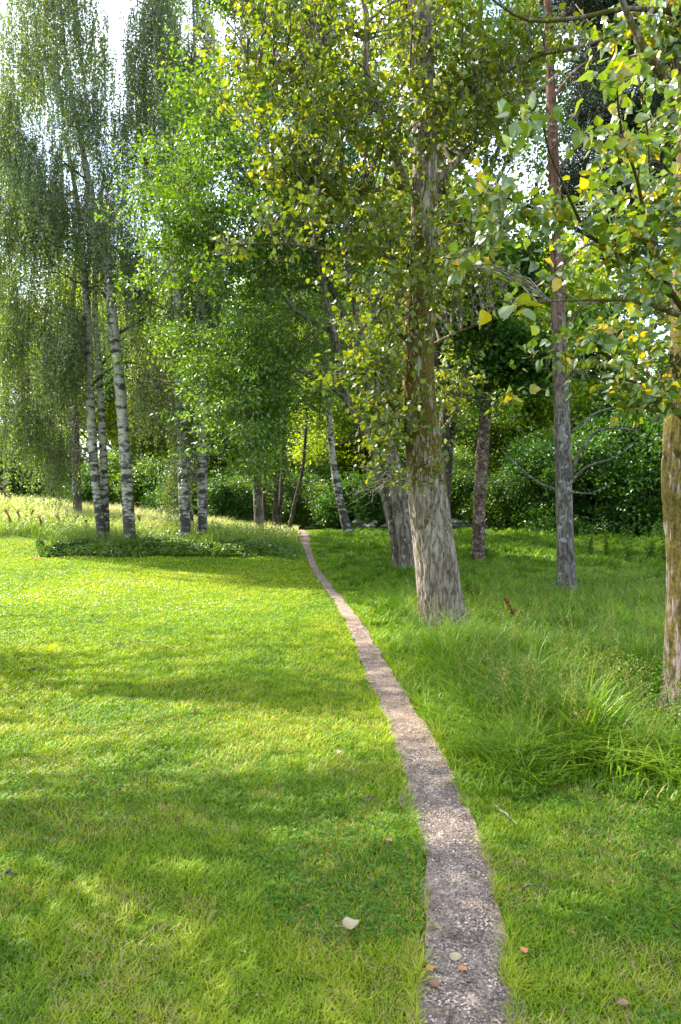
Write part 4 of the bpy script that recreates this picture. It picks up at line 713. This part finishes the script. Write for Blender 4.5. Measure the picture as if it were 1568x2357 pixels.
# --- shrubs
def shrub_proto(seed, leaf, L0=.12, R=1.5, H=2.2, n=1500, per=12):
    b = Buf(); e = np.stack([RNG.normal(0, R * .5, 26), RNG.normal(0, R * .4, 26), RNG.uniform(.5, 1, 26) * H], -1); sk = np.array([[0, 0, 0, .03], [.05, 0, .1, .03], [-.08, .05, .05, .03]]); s2 = grow(b, sk, e, 7, .05, .006, .05, .03, .01, m=0); sm = b.mesh('stem', [M['dark_bark']])
    b = Buf(); lb = [((RNG.normal(0, R * .35), RNG.normal(0, R * .3), zz), (R * .75, R * .6, H * .33)) for zz in np.linspace(.35, H * .85, 7)]
    C = fill(lb, n, .50, seed, 1.0); C = C[C[:, 2] > .05]; clusters_to_leaves(b, C, per, .16, L0, .62, 'quad', up=.9); return sm, b.mesh('foliage', [M[leaf]])
sp = [shrub_proto(300, 'dark_leaf'), shrub_proto(310, 'dark_leaf', H=3.2, R=1.8, n=2300), shrub_proto(320, 'mid_leaf'), shrub_proto(330, 'mid_leaf', H=2.4, R=1.2)]
SH = ['directly behind the mossy trunk at the right edge', 'just left of the mossy trunk', 'between the pine and the mossy trunk', 'second to the right of the pine', 'directly behind the pine', 'just left of the pine', 'between the maple and the pine', 'right behind the maple trunk', 'between the big poplar and the maple', 'right of the leaning birch', 'behind the leaning birch', 'behind the two-stemmed tree', 'hidden by the big poplar', 'on the right bank of the path mouth', 'far up the path on its left bank', 'on the left bank of the path mouth', 'beneath the short grey trunk', 'right of the four birches', 'right behind the dark-stemmed birch', 'behind the third birch', 'between the second and third birch', 'right behind the tallest birch', 'between the twin-stemmed and tallest birch', 'behind the twin-stemmed birch', 'outside the right edge of the photo', 'farthest away in the middle of the path view', 'farthest away right of the path', 'at the left edge of the photo beyond the dry grass', 'behind the grey meadow trunk on its left', 'behind the grey meadow trunk on its right', 'outside the left edge of the photo']
shr = [(1575, 24, 1, 1.3), (1500, 25, 1, 1.15), (1430, 24, 1, 1.2), (1355, 25.5, 1, 1.1), (1290, 25, 1, 1.05), (1225, 28, 2, 1.1), (1165, 28, 3, 1.0), (1110, 29, 2, 1.0), (1060, 29.5, 3, 1.0), (850, 29, 0, .9), (800, 30, 0, 1.0), (905, 30, 0, .8), (960, 29.5, 1, .8),
       (745, 31, 3, .8), (715, 35, 3, 1.0), (670, 32, 3, 1.0), (620, 31.5, 3, .9), (560, 31, 3, .9), (505, 30, 0, .9), (450, 32, 3, 1.0), (395, 31, 0, .9), (335, 32, 3, 1.1), (270, 33, 3, 1.2), (210, 32, 0, .9), (1640, 24, 1, 1.3), (690, 40, 3, 1.5), (740, 38, 3, 1.4), (20, 37, 3, 1.6), (90, 38, 2, 1.7), (150, 38, 3, 1.5), (-60, 36, 3, 1.6)]
where = lambda px: 'on the shady right behind the pine' if px > 1250 else 'right of the big poplar in the background' if px > 1000 else 'right of the path mouth near the leaning birch' if px > 770 else 'at the far end of the path' if px > 640 else 'behind the white birches'
for i, (px, Yd, k, s) in enumerate(shr):
    x_ = (px - 784) / F * Yd; z_ = float(ground_z(x_, Yd)); cols = ['round dark green', 'tall dark green', 'mid green', 'loose light green'][k]
    r_ = empty('shrub', (x_, Yd, z_), cols + ' shrub ' + SH[i], 'shrub', 'shrubs ' + where(px)); r_.rotation_euler.z = i * 2.1; r_.scale = (s, s, s)
    for nm, me in zip(('stem', 'foliage'), sp[k]):
        o = bpy.data.objects.new(nm, me); scene.collection.objects.link(o); o.parent = r_

# --- trees just outside the frame on the left; unseen, crowns shaped so their gaps put chosen sun patches on the lawn
def on_ground(px, py):
    """distance at which the view line through a picture point meets the ground"""
    for Yt in np.arange(1.5, 60, .02):
        w_ = W(px, py, Yt)
        if w_[2] <= float(ground_z(w_[0], Yt)): return w_[0], Yt
    return W(px, py, 30)[0], 30
RNG = np.random.default_rng(99)
sunny = [(590, 1545, .75, .85), (60, 1370, 1.6, 1.5), (330, 1660, .85, .55), (100, 1730, .8, .5), (640, 1730, .38, .4), (470, 1960, .40, .40), (420, 2120, .27, .20), (900, 1905, .34, .38), (700, 2030, .2, .2), (1330, 2000, .42, .30), (250, 1830, .35, .3), (960, 1640, .4, .6), (700, 1400, .8, 1.5), (250, 1480, .6, .6)]
sunny = [(*on_ground(p[0], p[1]), p[2] * 1.3, p[3] * 1.3) for p in sunny]
n = 8200; g = np.stack([RNG.uniform(-5.5, 4.2, n), 1.0 + 9.5 * RNG.random(n)], -1); keep = np.ones(n)
for cx_, cy_, rx_, ry_ in sunny:
    q = np.hypot((g[:, 0] - cx_) / rx_, (g[:, 1] - cy_) / ry_); keep *= sstep(.75, 1.15, q)
gp = fbm(np.stack([g[:, 0] * 1.6, g[:, 1] * 1.6, g[:, 0] * 0], -1), 2, 77)
base_d = .30 + .55 * sstep(3.0, 2.4, g[:, 1]) + .35 * sstep(.4, -.6, g[:, 0] + .15 * g[:, 1]) * sstep(5, 3.5, g[:, 1]) + .15 * sstep(.6, 1.4, g[:, 0])
keep = keep * base_d * (.15 + 1.7 * sstep(.38, .60, gp)) * (1 - .75 * sstep(7.0, 9.5, g[:, 1]))
g = g[RNG.random(n) < keep]; n = len(g); zc = np.maximum(3.2, 1.6 * (g[:, 0] + .5 * g[:, 1] + .75)) + RNG.random(n) * 2.2
ca = np.stack([g[:, 0] + SUN_DIR.x / SUN_DIR.z * zc, g[:, 1] + SUN_DIR.y / SUN_DIR.z * zc, zc], -1)
spots = [(-10.6, 10.6), (-8.4, 7.0), (-7.0, 3.6)]; near = np.argmin([np.hypot(ca[:, 0] - a, ca[:, 1] - b_) for a, b_ in spots], 0)
for i, (x_, y_) in enumerate(spots):
    g0 = float(ground_z(x_, y_)); trk = np.array([[x_, y_, g0 - .1, .17], [x_ + .1, y_, g0 + 2, .13], [x_, y_ - .1, g0 + 4.5, .10], [x_ + .2, y_, g0 + 7, .05], [x_ + .1, y_, g0 + 9.5, .02]])
    root, skel = tree('shade_tree', ['leafy tree just left of the view, farthest of the three that dapple the lawn', 'leafy tree left of the view, middle one of the three that dapple the lawn', 'leafy tree left of the camera, nearest of the three that dapple the lawn'][i], 'tree', [trk], (), 'trees left of the view', 'dark_bark')
    C = ca[near == i]; b = Buf(); grow(b, skel, C[::4], 6, .08, .004, .05, .03, .006); clusters_to_leaves(b, C, 13, .17, .09, .75, 'quad'); b.obj('crown', [M['mid_leaf'], M['twig']], root)

# ------------------------------------------------------------------ small things
RNG = np.random.default_rng(509)
def fallen_leaf(px, py, size, ang, m, label, curl=.3, lift=.03):
    x_, y_ = on_ground(px, py); o_ = (x_, y_, float(ground_z(x_, y_)) + lift)
    nu, nv = 9, 9; u_ = np.linspace(0, 1, nu)[:, None]; v_ = np.linspace(-1, 1, nv)[None, :]
    prof = .52 * np.sin(np.pi * np.clip(u_, 0, 1) ** .62) ** .8 * (1 + .06 * np.sin(u_ * 40)); xx_ = u_ * size - size / 2; yy_ = v_ * prof * size
    zz_ = curl * size * (.35 * v_ ** 2 + .5 * (u_ - .5) ** 2) + .04 * size * np.sin(9 * u_ + 4 * v_) - .02 * size * np.abs(v_ < .05); c, s = math.cos(ang), math.sin(ang)
    V = np.stack([xx_ * c - yy_ * s, xx_ * s + yy_ * c, zz_ + 0 * xx_], -1) + np.array(o_); idx = np.arange(nu * nv).reshape(nu, nv); b = Buf()
    b.add(V, np.stack([idx[:-1, :-1], idx[:-1, 1:], idx[1:, 1:], idx[1:, :-1]], -1), RNG.random((nu - 1) * (nv - 1)) * .3 + .4, 0, True)
    st = np.array([[[-size / 2, 0, .1 * size * curl], [-size * .75, .05 * size, .12 * size], [-size, .12 * size, .05 * size]]]); st = np.stack([st[..., 0] * c - st[..., 1] * s, st[..., 0] * s + st[..., 1] * c, st[..., 2]], -1) + np.array(o_); twigs(b, st, np.array([.0012, .001, .001]), 0, 4)
    tag(b.obj('fallen_leaf', [M[m]], origin=o_), label, 'leaf', 'fallen leaves')
fallen_leaf(808, 2158, .066, .3, 'pale_dead', 'large pale curled leaf lying on the lawn left of the path', .5, .045)
fallen_leaf(1047, 2220, .048, 2.2, 'pale_dead', 'pale yellow leaf lying on the gravel path', .2, .02)
fallen_leaf(992, 2246, .032, .4, 'orange_dead', 'small orange leaf on the left side of the gravel path', .2, .02)
fallen_leaf(1065, 2249, .030, 1.4, 'orange_dead', 'small orange leaf on the right side of the path below the pale leaf', .2, .02)
fallen_leaf(1000, 2280, .040, 2.9, 'brown_dead', 'brown leaf on the path nearest the bottom of the photo', .3, .02)
fallen_leaf(1208, 2213, .030, .4, 'orange_dead', 'small faded orange leaf in the grass right of the path', .3, .03)
fallen_leaf(1434, 2336, .036, 1.7, 'brown_dead', 'reddish brown leaf in the grass at the bottom right', .3, .03)
fallen_leaf(780, 1749, .050, .2, 'pale_dead', 'pale grey leaf standing in the lawn halfway along the path', .6, .045)
fallen_leaf(855, 1575, .055, 1.0, 'pale_dead', 'small pale leaf lying on the path near the tall grass', .2, .02)
fallen_leaf(82, 1291, .16, .3, 'orange_dead', 'bright orange leaf on the far left of the lawn', .4, .05)
fallen_leaf(452, 1646, .06, 2, 'brown_dead', 'brown leaf on the middle of the sunlit lawn', .4, .045)
fallen_leaf(896, 1955, .03, 1, 'orange_dead', 'small red leaf in the sunny lawn grass left of the path', .4, .04)
def crumbs(px, py, rx, ry, n, label):
    x_, y_ = on_ground(px, py); xx_ = x_ + RNG.normal(0, rx, n); yy_ = y_ + RNG.normal(0, ry, n); b = Buf()
    pebbles(b, np.stack([xx_, yy_, ground_z(xx_, yy_) + RNG.uniform(.015, .03, n)], -1), RNG.uniform(.012, .03, n), RNG.random(n), .8); tag(b.obj('earth_crumbs', [M['earth']], origin=(x_, y_, float(ground_z(x_, y_)))), label, 'earth', 'crumbs of earth on the lawn')
for a_ in [(266, 1486, .07, .04, 40, 'larger heap of brown earth crumbs on the left of the lawn'), (308, 1481, .09, .02, 22, 'thin row of brown earth crumbs beside the larger heap'), (408, 1495, .09, .02, 18, 'flat scatter of earth crumbs right of the larger heap'), (73, 1546, .05, .03, 22, 'small dark earth heap near the left edge of the lawn'), (345, 1354, .12, .04, 26, 'brown crumbs of earth on the distant lawn'), (8, 2028, .03, .02, 12, 'brown lump of earth cut by the left edge of the photo'), (838, 1846, .05, .03, 10, 'dark crumbs beside the lawn edge of the path')]: crumbs(*a_)
# twigs lying on the grass
def stick(p0, p1, r_, label, lift=.05):
    a = on_ground(*p0); c_ = on_ground(*p1); A = np.array([a[0], a[1], float(ground_z(*a)) + lift]); B = np.array([c_[0], c_[1], float(ground_z(*c_)) + lift]); t_ = np.linspace(0, 1, 7)[:, None]
    P = A + (B - A) * t_ + RNG.normal(0, .004, (7, 3)); b = Buf(); stem_tube(b, np.concatenate([P, r_ * (1 - .5 * t_)], 1), .01, 6, 0, 0); o = b.obj('fallen_twig', [M['twig']], origin=tuple(A)); tag(o, label, 'twig', 'fallen twigs')
stick((1140, 1878), (1190, 1916), .0055, 'pale broken twig lying in the grass right of the path')
stick((1210, 2072), (1245, 2063), .004, 'short thin twig in the grass right of the gravel path')
stick((222, 1434), (242, 1440), .008, 'pale twig lying on the left of the lawn')
# dock stalks
def dock(px, py, Yd, h, lean, label):
    x_ = (px - 784) / F * Yd; z_ = float(ground_z(x_, Yd)); b = Buf(); t_ = np.linspace(0, 1, 7); root = empty('dock_plant', (x_, Yd, z_), label, 'plant', 'red-brown dock stalks')
    P = np.stack([x_ + lean * h * t_ ** 1.5, Yd + 0 * t_, z_ + h * t_], -1); stem_tube(b, np.concatenate([P, (.006 * (1 - .6 * t_))[:, None]], 1), .05, 6, 0, 0); b.obj('stem', [M['dock']], root)
    b = Buf(); n = 420; tt_ = RNG.uniform(.42, 1.02, n) ** .9; Q = np.stack([np.interp(tt_, t_, P[:, i]) for i in range(3)], -1); k_ = (RNG.random(n) < .5)[:, None]; a_ = np.floor(tt_ * 9) * 2.4; side = np.stack([np.cos(a_), np.sin(a_), .9 + 0 * a_], -1) * (RNG.random((n, 1)) * .11 * h)
    Q = Q + np.where(k_, side, 0) + RNG.normal(0, .008 * h / .6, (n, 3)); leaves(b, Q, RNG.normal(0, 1, (n, 3)), RNG.normal(0, 1, (n, 3)), .018 * (Yd / 9) ** .5, .014 * (Yd / 9) ** .5, RNG.random(n)); b.obj('seed_head', [M['dock']], root)
dock(1195, 1460, 9.2, .44, -.45, 'red-brown dock stalk in the tall grass just right of the big poplar')
for i, (px, le, hh) in enumerate([(30, -.4, .85), (48, -.2, .75), (66, .3, .7), (98, -.25, .65), (145, -.5, .6), (165, .5, .55), (205, -.3, .55), (330, -.35, .7), (345, .4, .6)]):
    dock(px, 0, 22.6 + (i % 3) * .6, hh * .9, le * .8, ['leftmost red-brown dock stalk in the meadow, tall and leaning left', 'second dock stalk from the left edge, nearly upright', 'third dock stalk from the left edge, leaning right', 'fourth dock stalk from the left, at the meadow front', 'dock stalk leaning left in front of the grey meadow trunk', 'dock stalk leaning right beside the grey meadow trunk', 'dock stalk just left of the twin-stemmed birch', 'dock stalk right of the tallest birch, leaning left', 'dock stalk right of the tallest birch, leaning right'][i])
# nettles and broad weeds in the tall grass
def weed(px, Yd, h, leaf, label, L0=.05, name='weed_plant', nst=5):
    x_ = (px - 784) / F * Yd; z_ = float(ground_z(x_, Yd)); root = empty(name, (x_, Yd, z_), label, 'plant', None); b = Buf(); b2 = Buf()
    for s in range(nst):
        a = RNG.random() * 6.28; ln = RNG.uniform(.05, .3) * h; t_ = np.linspace(0, 1, 6); hs = h * RNG.uniform(.7, 1.1); P = np.stack([x_ + math.cos(a) * (.04 + ln * t_ ** 2), Yd + math.sin(a) * (.04 + ln * t_ ** 2), z_ + hs * t_], -1)
        twigs(b, P[None], np.full(6, .0025), 0, 5); n = int(10 + hs * 26); tt_ = np.linspace(.15, 1, n); Q = np.stack([np.interp(tt_, t_, P[:, i]) for i in range(3)], -1); aa = np.arange(n) * 1.57 + (np.arange(n) % 2) * 3.14
        leaves(b2, Q, np.stack([np.cos(aa), np.sin(aa), .15 - .5 * RNG.random(n)], -1), np.array([[0, 0, 1.]]) + RNG.normal(0, .2, (n, 3)), L0 * (1.15 - .6 * tt_) * RNG.uniform(.8, 1.3, n), L0 * .6 * (1.15 - .6 * tt_), RNG.random(n), 'oval')
    b.obj('stem', [M['clover']], root); b2.obj('foliage', [M[leaf]], root)
for i, a_ in enumerate([(1150, 9.0, .38, 'mid_leaf', 'leafy weed with reddish tips at the foot of the big poplar', .06), (1110, 8.9, .30, 'mid_leaf', 'low leafy weed touching the right side of the big poplar', .06), (1490, 5.0, .50, 'clover', 'nettle-like weed in the tall grass left of the mossy trunk', .06),
                        (1440, 5.4, .52, 'mid_leaf', 'tall narrow weed standing in the long grass near the right edge', .045), (1545, 4.7, .38, 'clover', 'broad-leaved weed at the foot of the mossy trunk', .08), (1360, 6.4, .42, 'mid_leaf', 'thin weed in the middle of the tall grass', .045), (1088, 12.5, .45, 'clover', 'bright leafy seedling behind the big poplar', .10),
                        (1530, 18.2, 1.1, 'mid_leaf', 'tall weed at the shady edge close to the mossy trunk', .10), (1495, 18.6, 1.2, 'mid_leaf', 'tall spiky weed in front of the dark shrubs', .10), (1450, 18.4, 1.0, 'mid_leaf', 'bushy weed in front of the dark shrubs', .10), (1400, 18.8, 1.1, 'mid_leaf', 'weed between the pine and the tall spiky weeds', .10), (1355, 19.2, .9, 'mid_leaf', 'weed just right of the pine in the shade', .10), (965, 9.1, .3, 'clover', 'small weed at the left foot of the big poplar', .05)]):
    weed(*a_, nst=7 if a_[1] > 18 else 5)
# low mossy stone wall
root = empty('stone_wall', (2.0, 29.0, float(ground_z(2.0, 29.0))), 'low mossy field stone wall in the shade at the back right', 'wall'); 
for x0, x1, nm in [(.6, 3.4, 'wall_section'), (3.6, 8.0, 'wall_section')]:
    b = Buf(); n = int((x1 - x0) * 16); xs = RNG.uniform(x0, x1, n); lv = RNG.integers(0, 3, n); ys_ = 28.2 + RNG.normal(0, .12, n); pebbles(b, np.stack([xs, ys_, ground_z(xs, ys_) + .08 + lv * .15], -1), RNG.uniform(.28, .5, n), RNG.random(n), .75); b.obj(nm, [M['wall_stone']], root)
